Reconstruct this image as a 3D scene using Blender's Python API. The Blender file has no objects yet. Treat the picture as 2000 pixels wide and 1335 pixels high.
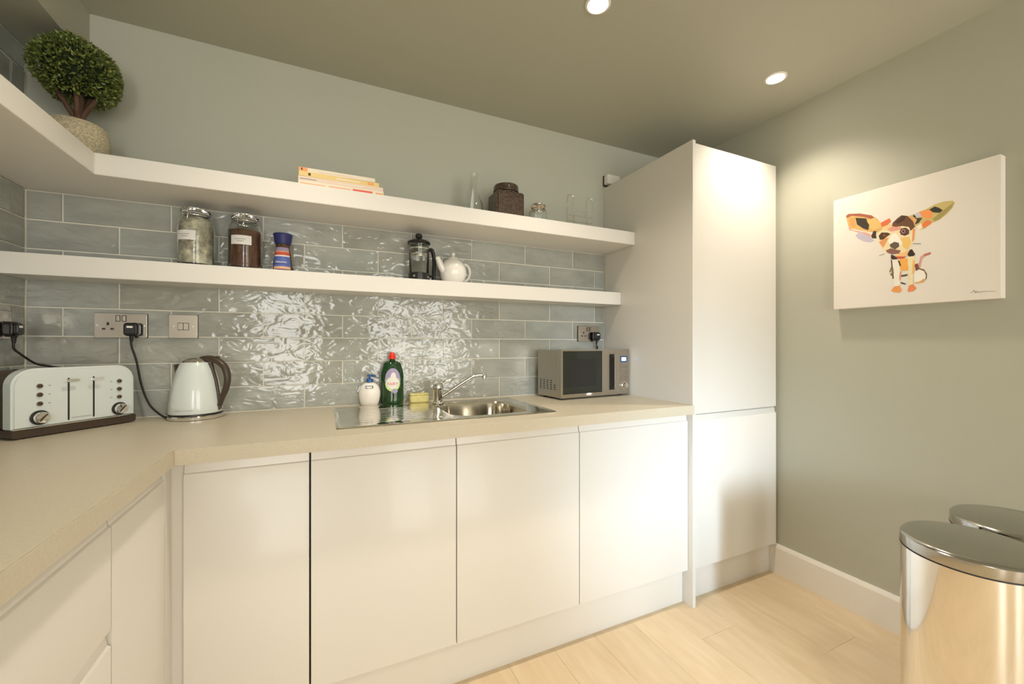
import bpy, bmesh, math, random
from mathutils import Vector, Matrix
random.seed(7)
PI = math.pi
SC = bpy.context.scene
COL = SC.collection

# ------------------------------------------------------------ camera, world, exposure
cam_d = bpy.data.cameras.new('camera')
cam = bpy.data.objects.new('camera', cam_d)
COL.objects.link(cam)
SC.camera = cam
cam_d.sensor_width = 36.0
cam_d.lens = 36.0 * 798 / 2000
cam_d.shift_y = 5.5 / 2000
cam_d.clip_start = 0.02
CAM = Vector((.93, -1.967, 1.18))
cam.location = CAM
cam.rotation_euler = (PI / 2, 0, -math.radians(24.8))

W = bpy.data.worlds.new('world')
SC.world = W
W.use_nodes = True
W.node_tree.nodes['Background'].inputs[0].default_value = (.75, .87, 1, 1)
W.node_tree.nodes['Background'].inputs[1].default_value = 1.0
SC.view_settings.view_transform = 'Standard'
SC.view_settings.look = 'None'
SC.view_settings.gamma = 1.0
SC.view_settings.use_curve_mapping = False
SC.view_settings.exposure = 0.54

WINDOW_E = 6.4       # daylight in the two rear windows
SPOT_W = 25.0        # each recessed downlight
ROOM_Y = -4.7
RX, RZ = 3.07, 2.367

# cool daylight: added narrow lamp behind the camera, aimed at the far cabinets
ad = bpy.data.lights.new('aimed_daylight_lamp', 'AREA')
ad.shape = 'RECTANGLE'; ad.size = .2; ad.size_y = 1.0; ad.energy = 3.6; ad.color = (.62, .80, 1); ad.spread = math.radians(24)
ao = bpy.data.objects.new('aimed_daylight_lamp', ad); COL.objects.link(ao)
ao.location = (1.30, ROOM_Y + .06, 1.25)
ao.rotation_euler = (Vector((2.50, -.65, .40)) - ao.location).to_track_quat('-Z', 'Z').to_euler()

# ------------------------------------------------------------ materials
def srgb(r, g, b):
    f = lambda c: c / 12.92 if c <= .04045 else ((c + .055) / 1.055) ** 2.4
    return (f(r), f(g), f(b), 1)

def new_mat(name):
    m = bpy.data.materials.new(name)
    m.use_nodes = True
    return m, m.node_tree, m.node_tree.nodes['Principled BSDF']

def mat(name, col, rough=.5, metal=0, coat=0, spec=.5, bump=None, var=None, trans=0, ior=1.45, emis=None, subs=0, alpha=1):
    """col linear rgb; bump=(scale, strength, distance); var=(scale, amount) brightness noise"""
    m, nt, b = new_mat(name)
    b.inputs['Base Color'].default_value = (*col[:3], 1)
    b.inputs['Roughness'].default_value = rough
    b.inputs['Metallic'].default_value = metal
    b.inputs['Coat Weight'].default_value = coat
    b.inputs['Coat Roughness'].default_value = .04
    b.inputs['Specular IOR Level'].default_value = spec
    b.inputs['Transmission Weight'].default_value = trans
    b.inputs['IOR'].default_value = ior
    if emis:
        b.inputs['Emission Color'].default_value = (*emis[0], 1)
        b.inputs['Emission Strength'].default_value = emis[1]
    if bump or var:
        tc = nt.nodes.new('ShaderNodeTexCoord')
    if bump:
        n = nt.nodes.new('ShaderNodeTexNoise'); n.inputs['Scale'].default_value = bump[0]; n.inputs['Detail'].default_value = 4
        nt.links.new(tc.outputs['Object'], n.inputs['Vector'])
        bp = nt.nodes.new('ShaderNodeBump'); bp.inputs['Strength'].default_value = bump[1]; bp.inputs['Distance'].default_value = bump[2]
        nt.links.new(n.outputs['Fac'], bp.inputs['Height']); nt.links.new(bp.outputs['Normal'], b.inputs['Normal'])
    if var:
        n = nt.nodes.new('ShaderNodeTexNoise'); n.inputs['Scale'].default_value = var[0]; n.inputs['Detail'].default_value = 5
        nt.links.new(tc.outputs['Object'], n.inputs['Vector'])
        r = nt.nodes.new('ShaderNodeValToRGB')
        r.color_ramp.elements[0].position = .3; r.color_ramp.elements[1].position = .7
        r.color_ramp.elements[0].color = tuple(c * (1 - var[1]) for c in col[:3]) + (1,)
        r.color_ramp.elements[1].color = tuple(min(1, c * (1 + var[1])) for c in col[:3]) + (1,)
        nt.links.new(n.outputs['Fac'], r.inputs['Fac']); nt.links.new(r.outputs['Color'], b.inputs['Base Color'])
    return m

M = {}
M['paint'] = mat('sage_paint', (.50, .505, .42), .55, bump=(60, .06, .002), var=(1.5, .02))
M['ceiling'] = mat('ceiling_and_shaded_wall', (.45, .445, .36), .6, bump=(60, .05, .002))  # also on the right wall, whose shade is put into this colour
M['white'] = mat('white_gloss_laminate', (.71, .68, .62), .27, coat=.12)
M['shelf'] = mat('white_shelf', (.77, .745, .695), .35, bump=(40, .03, .001))
M['trim'] = mat('white_trim', (.84, .80, .74), .3)
M['worktop'] = mat('beige_worktop', (.57, .51, .39), .38, var=(260, .05))
M['worktop_edge'] = mat('worktop_joint', (.45, .38, .30), .4)
M['grout'] = mat('grout', (.80, .77, .66), .8)
M['gap'] = mat('dark_gap', (.045, .04, .035), .7)
M['chrome'] = mat('chrome', (.80, .79, .77), .06, 1)
M['bin_steel'] = mat('polished_steel', (.82, .78, .72), .075, 1)
M['lid_steel'] = mat('dimmed_satin_steel', (.44, .43, .40), .14, 1)  # darker than the bin body; dim ceiling reflection put into the colour
M['steel'] = mat('brushed_steel', (.50, .46, .40), .28, 1, bump=(200, .03, .0005))
M['sink'] = mat('sink_steel', (.76, .72, .64), .11, 1, bump=(18, .04, .003))
M['plate'] = mat('socket_steel', (.50, .45, .39), .17, 1)
M['black'] = mat('black_plastic', (.02, .019, .018), .32)
M['black_rubber'] = mat('black_rubber', (.018, .016, .014), .55)
M['glass_dark'] = mat('dark_glass', (.016, .02, .016), .05, coat=.4)
M['glass'] = mat('clear_glass', (.97, .985, .97), .01, trans=1, ior=1.45)
M['paleblue'] = mat('pale_blue_enamel', (.70, .76, .74), .22, coat=.5)
M['brown_plastic'] = mat('brown_plastic', (.065, .045, .032), .32)
M['ceramic'] = mat('white_ceramic', (.86, .84, .80), .14, coat=.5)
M['dark_ceramic'] = mat('dark_brown_glaze', (.075, .047, .030), .3, coat=.3, bump=(120, .6, .003), var=(120, .7))
M['flour'] = mat('pale_contents', (.72, .60, .46), .8, var=(34, .6), bump=(34, 1.0, .02))
M['coffee'] = mat('coffee_brown', (.13, .045, .018), .75, var=(60, .4), bump=(150, .5, .002))
M['label'] = mat('white_label', (.85, .83, .80), .6)
M['ink'] = mat('grey_ink', (.38, .37, .37), .7)
M['blue_lid'] = mat('blue_plastic', (.03, .035, .16), .35)
M['soap_blue'] = mat('pump_blue', (.03, .12, .36), .3)
M['soap_white'] = mat('soap_white', (.86, .83, .77), .3, coat=.3)
M['green_liquid'] = mat('green_bottle', (.006, .045, .010), .1, coat=.8, var=(20, .4))
M['red'] = mat('red_plastic', (.8, .035, .02), .35)
M['redprint'] = mat('red_print', (.75, .12, .08), .5)
M['limeprint'] = mat('lime_print', (.62, .78, .36), .5)
M['violetprint'] = mat('violet_print', (.40, .34, .52), .5)
M['blueprint'] = mat('blue_print', (.10, .14, .42), .5)
M['orangeprint'] = mat('orange_print', (.85, .38, .14), .5)
M['navyprint'] = mat('navy_print', (.04, .09, .20), .5)
M['sponge'] = mat('yellow_sponge', (.72, .66, .28), .9, bump=(180, .6, .002), var=(60, .12))
M['terracotta'] = mat('stone_pot', (.62, .54, .37), .85, bump=(160, .8, .003), var=(190, .35))
M['bark'] = mat('brown_bark', (.13, .07, .045), .8, bump=(60, .6, .004), var=(40, .3))
M['soil'] = mat('soil', (.05, .035, .02), .9)
M['canvas'] = mat('canvas', (.80, .745, .67), .8, bump=(500, .08, .0005))
M['emit'] = mat('lamp_glow', (1, 1, 1), .5, emis=((1, .95, .84), 22))
M['lcd'] = mat('lit_display', (.5, .6, 1), .4, emis=((.62, .75, 1), 1.6))
M['page'] = mat('paper', (.75, .70, .58), .8, bump=(400, .3, .001))

def daylight_mat():
    m, nt, b = new_mat('window_daylight')
    e = nt.nodes.new('ShaderNodeEmission')
    e.inputs['Color'].default_value = (1, .985, .945, 1)
    e.inputs['Strength'].default_value = WINDOW_E
    nt.links.new(e.outputs[0], nt.nodes['Material Output'].inputs['Surface'])
    return m
M['daylight'] = daylight_mat()

def tile_mat():
    m, nt, b = new_mat('glazed_wall_tile')
    tc = nt.nodes.new('ShaderNodeTexCoord'); oi = nt.nodes.new('ShaderNodeObjectInfo')
    ad = nt.nodes.new('ShaderNodeVectorMath'); ad.operation = 'MULTIPLY_ADD'
    ad.inputs[1].default_value = (37, 91, 53)
    nt.links.new(oi.outputs['Random'], ad.inputs[0]); nt.links.new(tc.outputs['Object'], ad.inputs[2])
    mp = nt.nodes.new('ShaderNodeMapping'); mp.inputs['Scale'].default_value = (1, 1, 1.9)
    nt.links.new(ad.outputs[0], mp.inputs['Vector'])
    n1 = nt.nodes.new('ShaderNodeTexNoise'); n1.inputs['Scale'].default_value = 13; n1.inputs['Detail'].default_value = 1.6; n1.inputs['Distortion'].default_value = 1.2
    n2 = nt.nodes.new('ShaderNodeTexNoise'); n2.inputs['Scale'].default_value = 45; n2.inputs['Detail'].default_value = 1
    nt.links.new(mp.outputs[0], n1.inputs['Vector']); nt.links.new(mp.outputs[0], n2.inputs['Vector'])
    mx = nt.nodes.new('ShaderNodeMath'); mx.operation = 'MULTIPLY_ADD'; mx.inputs[1].default_value = .10
    nt.links.new(n2.outputs['Fac'], mx.inputs[0]); nt.links.new(n1.outputs['Fac'], mx.inputs[2])
    bp = nt.nodes.new('ShaderNodeBump'); bp.inputs['Strength'].default_value = .55; bp.inputs['Distance'].default_value = .006
    nt.links.new(mx.outputs[0], bp.inputs['Height']); nt.links.new(bp.outputs['Normal'], b.inputs['Normal'])
    # colour: per-tile tone and cloudy glaze
    r = nt.nodes.new('ShaderNodeValToRGB')
    r.color_ramp.elements[0].color = (.335, .335, .29, 1); r.color_ramp.elements[1].color = (.395, .415, .38, 1)
    nt.links.new(oi.outputs['Random'], r.inputs['Fac'])
    n3 = nt.nodes.new('ShaderNodeTexNoise'); n3.inputs['Scale'].default_value = 9; n3.inputs['Detail'].default_value = 5
    nt.links.new(mp.outputs[0], n3.inputs['Vector'])
    mr = nt.nodes.new('ShaderNodeMapRange'); mr.inputs[1].default_value = .3; mr.inputs[2].default_value = .7
    mr.inputs[3].default_value = .88; mr.inputs[4].default_value = 1.12
    nt.links.new(n3.outputs['Fac'], mr.inputs[0])
    mm = nt.nodes.new('ShaderNodeVectorMath'); mm.operation = 'SCALE'
    nt.links.new(r.outputs['Color'], mm.inputs[0]); nt.links.new(mr.outputs[0], mm.inputs['Scale'])
    nt.links.new(mm.outputs[0], b.inputs['Base Color'])
    b.inputs['Roughness'].default_value = .09
    b.inputs['Specular IOR Level'].default_value = .6
    return m
M['tile'] = tile_mat()

def plank_mat():
    m, nt, b = new_mat('oak_plank')
    tc = nt.nodes.new('ShaderNodeTexCoord'); oi = nt.nodes.new('ShaderNodeObjectInfo')
    ad = nt.nodes.new('ShaderNodeVectorMath'); ad.operation = 'MULTIPLY_ADD'; ad.inputs[1].default_value = (17, 31, 7)
    nt.links.new(oi.outputs['Random'], ad.inputs[0]); nt.links.new(tc.outputs['Object'], ad.inputs[2])
    mp = nt.nodes.new('ShaderNodeMapping'); mp.inputs['Scale'].default_value = (12, 2.2, 12)
    nt.links.new(ad.outputs[0], mp.inputs['Vector'])
    n = nt.nodes.new('ShaderNodeTexNoise'); n.inputs['Scale'].default_value = 2.2; n.inputs['Detail'].default_value = 6; n.inputs['Distortion'].default_value = .6
    nt.links.new(mp.outputs[0], n.inputs['Vector'])
    r = nt.nodes.new('ShaderNodeValToRGB')
    e = r.color_ramp.elements
    e[0].position = .25; e[0].color = (.635, .485, .30, 1)
    e[1].position = .68; e[1].color = (.72, .575, .385, 1)
    nt.links.new(n.outputs['Fac'], r.inputs['Fac'])
    mr = nt.nodes.new('ShaderNodeMapRange'); mr.inputs[3].default_value = .97; mr.inputs[4].default_value = 1.03
    nt.links.new(oi.outputs['Random'], mr.inputs[0])
    mm = nt.nodes.new('ShaderNodeVectorMath'); mm.operation = 'SCALE'
    nt.links.new(r.outputs['Color'], mm.inputs[0]); nt.links.new(mr.outputs[0], mm.inputs['Scale'])
    nt.links.new(mm.outputs[0], b.inputs['Base Color'])
    b.inputs['Roughness'].default_value = .36
    bp = nt.nodes.new('ShaderNodeBump'); bp.inputs['Strength'].default_value = .08; bp.inputs['Distance'].default_value = .002
    nt.links.new(n.outputs['Fac'], bp.inputs['Height']); nt.links.new(bp.outputs['Normal'], b.inputs['Normal'])
    return m
M['plank'] = plank_mat()

def leaf_mat():
    m, nt, b = new_mat('box_leaf')
    g = nt.nodes.new('ShaderNodeNewGeometry')
    r = nt.nodes.new('ShaderNodeValToRGB')
    r.color_ramp.elements[0].color = (.035, .065, .012, 1); r.color_ramp.elements[1].color = (.27, .32, .075, 1)
    nt.links.new(g.outputs['Random Per Island'], r.inputs['Fac']); nt.links.new(r.outputs['Color'], b.inputs['Base Color'])
    b.inputs['Roughness'].default_value = .38
    return m
M['leaf'] = leaf_mat()

# ------------------------------------------------------------ mesh helpers
def link(name, bm, mats, parent=None, loc=(0, 0, 0), rz=0, smooth=None):
    me = bpy.data.meshes.new(name)
    bm.normal_update()
    bm.to_mesh(me); bm.free()
    if not isinstance(mats, (list, tuple)): mats = [mats]
    for m_ in mats: me.materials.append(M[m_] if isinstance(m_, str) else m_)
    if smooth:
        for p in me.polygons: p.use_smooth = True
        me.set_sharp_from_angle(angle=math.radians(smooth))
    o = bpy.data.objects.new(name, me)
    COL.objects.link(o)
    o.parent = parent
    o.location = loc; o.rotation_euler = (0, 0, rz)
    return o

def thing(name, label, cat, loc=(0, 0, 0), rz=0, group=None):
    o = bpy.data.objects.new(name, None); COL.objects.link(o)
    o.empty_display_size = .05
    o.location = loc; o.rotation_euler = (0, 0, rz)
    return tag(o, label, cat, group)

def tag(o, label, cat, group=None):
    o['label'] = label; o['category'] = cat
    if group: o['group'] = group
    return o

def struct(o):
    o['kind'] = 'structure'
    return o

def box(bm, x0, x1, y0, y1, z0, z1, bev=0, seg=1, mi=0, rot=None):
    t = bmesh.new()
    bmesh.ops.create_cube(t, size=1)
    for v in t.verts:
        v.co = Vector(((x0 + x1) / 2 + v.co.x * (x1 - x0), (y0 + y1) / 2 + v.co.y * (y1 - y0), (z0 + z1) / 2 + v.co.z * (z1 - z0)))
    if bev: bmesh.ops.bevel(t, geom=t.edges[:], offset=bev, segments=seg, affect='EDGES', clamp_overlap=True)
    merge(bm, t, mi, rot)
    return bm

def merge(bm, t, mi=0, mtx=None):
    if mtx is not None: bmesh.ops.transform(t, matrix=mtx, verts=t.verts)
    vm = {}
    for v in t.verts: vm[v] = bm.verts.new(v.co)
    for f in t.faces:
        try:
            nf = bm.faces.new([vm[v] for v in f.verts]); nf.material_index = mi if mi else f.material_index
        except ValueError: pass
    t.free()

def bx(*a, **k):
    return box(bmesh.new(), *a, **k)

def lathe(bm, prof, seg=32, cx=0, cy=0, mi=0, sy=1.0, mtx=None):
    t = bmesh.new()
    rings = []
    for r, z in prof:
        if r < 1e-6: rings.append([t.verts.new((cx, cy, z))])
        else: rings.append([t.verts.new((cx + r * math.cos(2 * PI * k / seg), cy + sy * r * math.sin(2 * PI * k / seg), z)) for k in range(seg)])
    for a, b in zip(rings[:-1], rings[1:]):
        for k in range(seg):
            k2 = (k + 1) % seg
            if len(a) == 1 and len(b) == 1: continue
            if len(a) == 1: vs = [a[0], b[k2], b[k]]
            elif len(b) == 1: vs = [a[k], a[k2], b[0]]
            else: vs = [a[k], a[k2], b[k2], b[k]]
            t.faces.new(vs)
    bmesh.ops.recalc_face_normals(t, faces=t.faces)
    merge(bm, t, mi, mtx)
    return bm

def tube(bm, pts, r, seg=10, mi=0, rs=None, flat=1.0, caps=True, up=Vector((0, 0, 1))):
    pts = [Vector(p) for p in pts]
    rings = []
    prev = None
    for i, p in enumerate(pts):
        d = (pts[min(i + 1, len(pts) - 1)] - pts[max(i - 1, 0)]).normalized()
        if prev is None:
            a = d.cross(up)
            if a.length < 1e-3: a = d.cross(Vector((1, 0, 0)))
            a.normalize()
        else:
            a = (prev - d * prev.dot(d)).normalized()
        prev = a
        b = d.cross(a).normalized()
        rr = rs[i] if rs else r
        rings.append([bm.verts.new(p + a * (rr * math.cos(2 * PI * k / seg)) + b * (rr * flat * math.sin(2 * PI * k / seg))) for k in range(seg)])
    for A, B in zip(rings[:-1], rings[1:]):
        for k in range(seg):
            f = bm.faces.new([A[k], A[(k + 1) % seg], B[(k + 1) % seg], B[k]]); f.material_index = mi
    if caps:
        f = bm.faces.new(rings[0][::-1]); f.material_index = mi
        f = bm.faces.new(rings[-1]); f.material_index = mi
    return bm

def smooth_path(pts, n=8):
    """Catmull-Rom through pts"""
    P = [Vector(p) for p in pts]
    P = [P[0] * 2 - P[1]] + P + [P[-1] * 2 - P[-2]]
    out = []
    for i in range(1, len(P) - 2):
        for k in range(n):
            t = k / n
            a, b, c, d = P[i - 1:i + 3]
            out.append(.5 * ((2 * b) + (c - a) * t + (2 * a - 5 * b + 4 * c - d) * t * t + (3 * b - a - 3 * c + d) * t ** 3))
    out.append(P[-2])
    return out

def prism(bm, outline, y0, y1, bev=0, seg=2, mi=0, mtx=None):
    """outline in (x,z), extruded along y from y0 (front) to y1"""
    t = bmesh.new()
    vs = [t.verts.new((x, y0, z)) for x, z in outline]
    f = t.faces.new(vs)
    r = bmesh.ops.extrude_face_region(t, geom=[f])
    nv = [e for e in r['geom'] if isinstance(e, bmesh.types.BMVert)]
    for v in nv: v.co.y = y1
    bmesh.ops.recalc_face_normals(t, faces=t.faces)
    if bev:
        es = [e for e in t.edges if abs(e.verts[0].co.y - e.verts[1].co.y) < 1e-6]
        bmesh.ops.bevel(t, geom=es, offset=bev, segments=seg, affect='EDGES', clamp_overlap=True)
    merge(bm, t, mi, mtx)
    return bm

def rrect(x0, x1, z0, z1, r, n=6, corners=(1, 1, 1, 1)):
    """rounded rectangle outline; corners: bl, br, tr, tl"""
    out = []
    cs = [(x0, z0, PI, corners[0]), (x1, z0, 1.5 * PI, corners[1]), (x1, z1, 0, corners[2]), (x0, z1, PI / 2, corners[3])]
    for i, (cx, cz, a0, on) in enumerate(cs):
        rr = r * on
        sx = 1 if i in (0, 3) else -1; sz = 1 if i in (0, 1) else -1
        if rr <= 0: out.append((cx, cz)); continue
        for k in range(n + 1):
            a = a0 + PI / 2 * k / n
            out.append((cx + sx * rr + rr * math.cos(a), cz + sz * rr + rr * math.sin(a)))
    return out

def text_bm(bm, s, size, mtx, mi=0, ext=.0002):
    cu = bpy.data.curves.new('t', 'FONT'); cu.body = s; cu.size = size; cu.align_x = 'CENTER'; cu.align_y = 'CENTER'
    cu.extrude = ext; cu.resolution_u = 2
    o = bpy.data.objects.new('t', cu); COL.objects.link(o)
    bpy.context.view_layer.update()
    ev = o.evaluated_get(bpy.context.evaluated_depsgraph_get())
    me = ev.to_mesh()
    t = bmesh.new(); t.from_mesh(me)
    ev.to_mesh_clear()
    bpy.data.objects.remove(o); bpy.data.curves.remove(cu)
    for f in t.faces: f.material_index = mi
    merge(bm, t, mi, mtx)
    return bm

def face_mtx(x, y, z, rz=0, tilt=0):
    """text plane facing -y at x,y,z"""
    return Matrix.Translation((x, y, z)) @ Matrix.Rotation(rz, 4, 'Z') @ Matrix.Rotation(PI / 2 + tilt, 4, 'X')

# ------------------------------------------------------------ room shell
def shell(name, m_, *a):
    return struct(link(name, bx(*a), m_))

shell('floor', 'gap', -.6, RX + .4, ROOM_Y - .2, .25, -.12, -.012)
ceiling = shell('ceiling', 'ceiling', -.25, RX + .25, ROOM_Y - .25, .25, RZ, RZ + .15)
wall_back = shell('wall_back', 'paint', -.2, RX + .2, 0, .2, -.012, RZ)
wall_left = shell('wall_left', 'paint', -.2, 0, ROOM_Y, 0, -.012, RZ)
wall_right = shell('wall_right', 'ceiling', RX, RX + .2, ROOM_Y, 0, -.012, RZ)  # darker colour than the back wall stands in for shade
# boxed-in bulkhead along the top of the left wall
shell('trim_1', 'ceiling', 0, .169, ROOM_Y, 0, 2.19, RZ)

# rear wall with two windows (behind the camera)
WX = [(.04, .80), (1.66, 2.24), (2.44, 3.02)]
WZ = (.30, 2.20)
bm = bmesh.new()
ya, yb = ROOM_Y - .2, ROOM_Y
for a, b in zip([-.2] + [w[1] for w in WX], [w[0] for w in WX] + [RX + .2]):
    box(bm, a, b, ya, yb, -.012, RZ)
for a, b in WX:
    box(bm, a, b, ya, yb, -.012, WZ[0]); box(bm, a, b, ya, yb, WZ[1], RZ)
struct(link('wall_rear', bm, 'paint'))
for i, (a, b) in enumerate(WX):
    bm = bmesh.new()
    y0, y1 = ROOM_Y - .12, ROOM_Y - .05
    for (p, q, r, s) in ((a, a + .05, *WZ), (b - .05, b, *WZ), (a, b, WZ[0], WZ[0] + .05), (a, b, WZ[1] - .05, WZ[1])):
        box(bm, p, q, y0, y1, r, s)
    box(bm, a, b, y0, y1, 1.45, 1.50)
    w = struct(link('window_%d' % (i + 1), bm, 'trim'))
    link('pane', bx(a + .04, b - .04, ROOM_Y - .1, ROOM_Y - .09, WZ[0] + .04, WZ[1] - .04), 'daylight', w)

# skirting board on the right wall
bm = bmesh.new()
prism(bm, [(RX, 0), (RX - .018, 0), (RX - .018, .135), (RX - .012, .15), (RX, .15)], ROOM_Y, -.588)
struct(link('baseboard_right', bm, 'trim'))

# ---- floor planks
floor = bpy.data.objects['floor']
pw = .19
meshes = {}
def plank(x0, x1, y0, y1):
    L_, w = round(y1 - y0, 4), round(x1 - x0, 4)
    if (L_, w) not in meshes:
        b_ = bx(-w / 2 + .0003, w / 2 - .0003, -L_ / 2 + .0003, L_ / 2 - .0003, -.0119, 0)
        es = [e for e in b_.edges if all(v.co.z > -.001 for v in e.verts)]
        bmesh.ops.bevel(b_, geom=es, offset=.0005, segments=1, affect='EDGES')
        o = link('plank', b_, 'plank', floor)
        meshes[(L_, w)] = o
    else:
        o = meshes[(L_, w)].copy(); COL.objects.link(o)
    o.location = ((x0 + x1) / 2, (y0 + y1) / 2, 0)
k = 0
x = RX
while x > .001:
    x0 = max(0, x - pw)
    y = 0.0 + .0
    off = [.55, 1.05, .3, .8][k % 4]
    ys = [0, -off]
    while ys[-1] > ROOM_Y + .001: ys.append(max(ROOM_Y, ys[-1] - 1.2))
    for a, b in zip(ys[1:], ys[:-1]): plank(x0, x, a, b)
    x -= pw; k += 1

# ---- wall tiles
Z0, PITCH, TP = .9105, .0998, .302
tm = {}
def tile(parent, axis, a, b, k):
    """tile spanning a..b along wall, row k"""
    w = round(b - a - .004, 4); h = (PITCH - .004) if k < 12 else .077
    key = (axis, w, h)
    if key not in tm:
        if axis == 'x': b_ = bx(-w / 2, w / 2, -.008, 0, -h / 2, h / 2)
        else: b_ = bx(0, .008, -w / 2, w / 2, -h / 2, h / 2)
        fr = (lambda v: v.co.y < -.007) if axis == 'x' else (lambda v: v.co.x > .007)
        es = [e for e in b_.edges if all(fr(v) for v in e.verts)]
        bmesh.ops.bevel(b_, geom=es, offset=.0022, segments=2, affect='EDGES')
        o = link('tile', b_, 'tile', parent, smooth=50); tm[key] = o
    else:
        o = tm[key].copy(); COL.objects.link(o); o.parent = parent
    zc = Z0 + k * PITCH + .002 + h / 2
    j = random.uniform(0, .0008)
    t1, t2 = random.gauss(0, .009), random.gauss(0, .004)
    if axis == 'x':
        o.location = ((a + b) / 2, -.0015 - j, zc); o.rotation_euler = (t1, 0, t2)
    else:
        o.location = (.0015 + j, (a + b) / 2, zc); o.rotation_euler = (0, t1, t2)
TALLX = 2.432
for k in range(8):
    xs = [0.0095, .253 if k % 2 == 0 else .102]
    while xs[-1] + TP < TALLX - .002: xs.append(xs[-1] + TP)
    xs.append(TALLX)
    for a, b in zip(xs[:-1], xs[1:]):
        if b - a > .008: tile(wall_back, 'x', a, b, k)
for k in range(13):
    ys = [-.0105, -(.231 if k % 2 == 0 else .080)]
    while ys[-1] > -1.5: ys.append(ys[-1] - TP)
    for b, a in zip(ys[:-1], ys[1:]):
        tile(wall_left, 'y', a, b, k)
bm = bmesh.new()
box(bm, .0065, TALLX, -.0065, 0, .9105, Z0 + 8 * PITCH + .0008)
link('grout', bm, 'grout', wall_back)
bm = bmesh.new()
box(bm, 0, .0065, -1.75, 0, .9105, 2.19)
link('grout', bm, 'grout', wall_left)

link('sealant', bx(TALLX + .0006, TALLX + .017, -.0118, -.0001, .001, 2.099), 'shelf', wall_back)

# ------------------------------------------------------------ fitted kitchen
# worktop: L shape with a cut-out for the sink
def cells(xs, ys, keep, z0, z1):
    bm = bmesh.new()
    V = {}
    def v(i, j, z):
        if (i, j, z) not in V: V[(i, j, z)] = bm.verts.new((xs[i], ys[j], z))
        return V[(i, j, z)]
    for i in range(len(xs) - 1):
        for j in range(len(ys) - 1):
            if not keep(i, j): continue
            bm.faces.new([v(i, j, z1), v(i + 1, j, z1), v(i + 1, j + 1, z1), v(i, j + 1, z1)])
            bm.faces.new([v(i, j + 1, z0), v(i + 1, j + 1, z0), v(i + 1, j, z0), v(i, j, z0)])
            for (di, dj, p, q) in ((0, -1, (i, j), (i + 1, j)), (1, 0, (i + 1, j), (i + 1, j + 1)), (0, 1, (i + 1, j + 1), (i, j + 1)), (-1, 0, (i, j + 1), (i, j))):
                ii, jj = i + di, j + dj
                if 0 <= ii < len(xs) - 1 and 0 <= jj < len(ys) - 1 and keep(ii, jj): continue
                bm.faces.new([v(*p, z0), v(*q, z0), v(*q, z1), v(*p, z1)])
    bmesh.ops.recalc_face_normals(bm, faces=bm.faces)
    return bm
WT = .91
SX0, SX1, SY0, SY1 = .967, 1.785, -.555, -.078
xs = [0, .583, 1.36, 1.74, TALLX]; ys = [-2.4, -.655, -.515, -.115, 0]
bm = cells(xs, ys, lambda i, j: (i == 0) or (j >= 1 and not (i == 2 and j == 2)), .87, WT)
es = [e for e in bm.edges if all(abs(v.co.z - WT) < 1e-5 for v in e.verts) and (all(abs(v.co.y + .655) < 1e-5 for v in e.verts) or all(abs(v.co.x - .583) < 1e-5 and v.co.y < -.6 for v in e.verts)) and e.calc_length() > .01 and sum(abs(f.normal.z) < .5 for f in e.link_faces) == 1]
bmesh.ops.bevel(bm, geom=es, offset=.002, segments=2, affect='EDGES')
worktop = tag(link('worktop', bm, 'worktop'), 'L-shaped beige laminate worktop running round the corner with sink set in', 'worktop')
link('joint_strip', bx(.5795, .5845, -.6562, -.6545, .871, .909), 'worktop_edge', worktop)
link('edge_seal', bx(.0095, TALLX, -.0115, -.0095, WT + .0001, WT + .003), 'grout', wall_back)

DZ0, DZ1 = .158, .862
def door_profile(z0, z1, d=.02):
    """side profile (depth y, z); y=0 front plane, + is back; J-pull lip on top"""
    return [(0, z0 + .001), (.001, z0), (d, z0), (d, z1 - .034), (.0165, z1 - .040), (.0105, z1 - .038), (.009, z1 - .030), (.013, z1 - .002), (.012, z1),
            (.0095, z1), (.0050, z1 - .0245), (.0010, z1 - .0265), (0, z1 - .028)]
def slab(bm, length, prof, flip=False):
    """profile extruded along local x 0..length, front faces -y"""
    t = bmesh.new()
    A = [t.verts.new((0, y, z)) for y, z in prof]; B = [t.verts.new((length, y, z)) for y, z in prof]
    t.faces.new(A); t.faces.new(B[::-1])
    n = len(prof)
    for k in range(n): t.faces.new([A[k], B[k], B[(k + 1) % n], A[(k + 1) % n]])
    bmesh.ops.recalc_face_normals(t, faces=t.faces)
    merge(bm, t)
    return bm

FY = -.62
def base_unit(name, x0, x1, label, gapl=.0011, gapr=.0011, gapm='gap'):
    t = thing(name, label, 'cabinet', (x0, 0, 0), 0, 'base units under the long worktop')
    w = x1 - x0
    bm = bmesh.new()
    # open-topped carcass: sides, bottom, back
    box(bm, .0006, .018, -.598, -.02, .15, .868); box(bm, w - .018, w - .0006, -.598, -.02, .15, .868)
    box(bm, .018, w - .018, -.598, -.02, .15, .168); box(bm, .018, w - .018, -.03, -.02, .168, .868)
    box(bm, .018, w - .018, -.598, -.58, .80, .868)
    link('carcass', bm, 'white', t)
    d = link('door', slab(bmesh.new(), w - gapl - gapr, door_profile(DZ0, DZ1)), 'white', t, (gapl, FY, 0), smooth=35)
    if gapm == 'dark':
        link('door_seal', bx(gapl * .2, w, -.604, -.5985, .16, .869), 'black_rubber', t)
    return t
base_unit('base_cabinet', .593, .893, 'narrow glossy white handleless cabinet beside the inner corner')
base_unit('dishwasher', .8935, 1.3435, 'glossy white panel-fronted appliance outlined by dark gaps, under the draining board', gapl=.004, gapr=.0015, gapm='dark')
bpy.data.objects['dishwasher']['category'] = 'dishwasher'
base_unit('base_cabinet', 1.3445, 1.844, 'glossy white handleless cabinet under the sink bowl')
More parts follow.
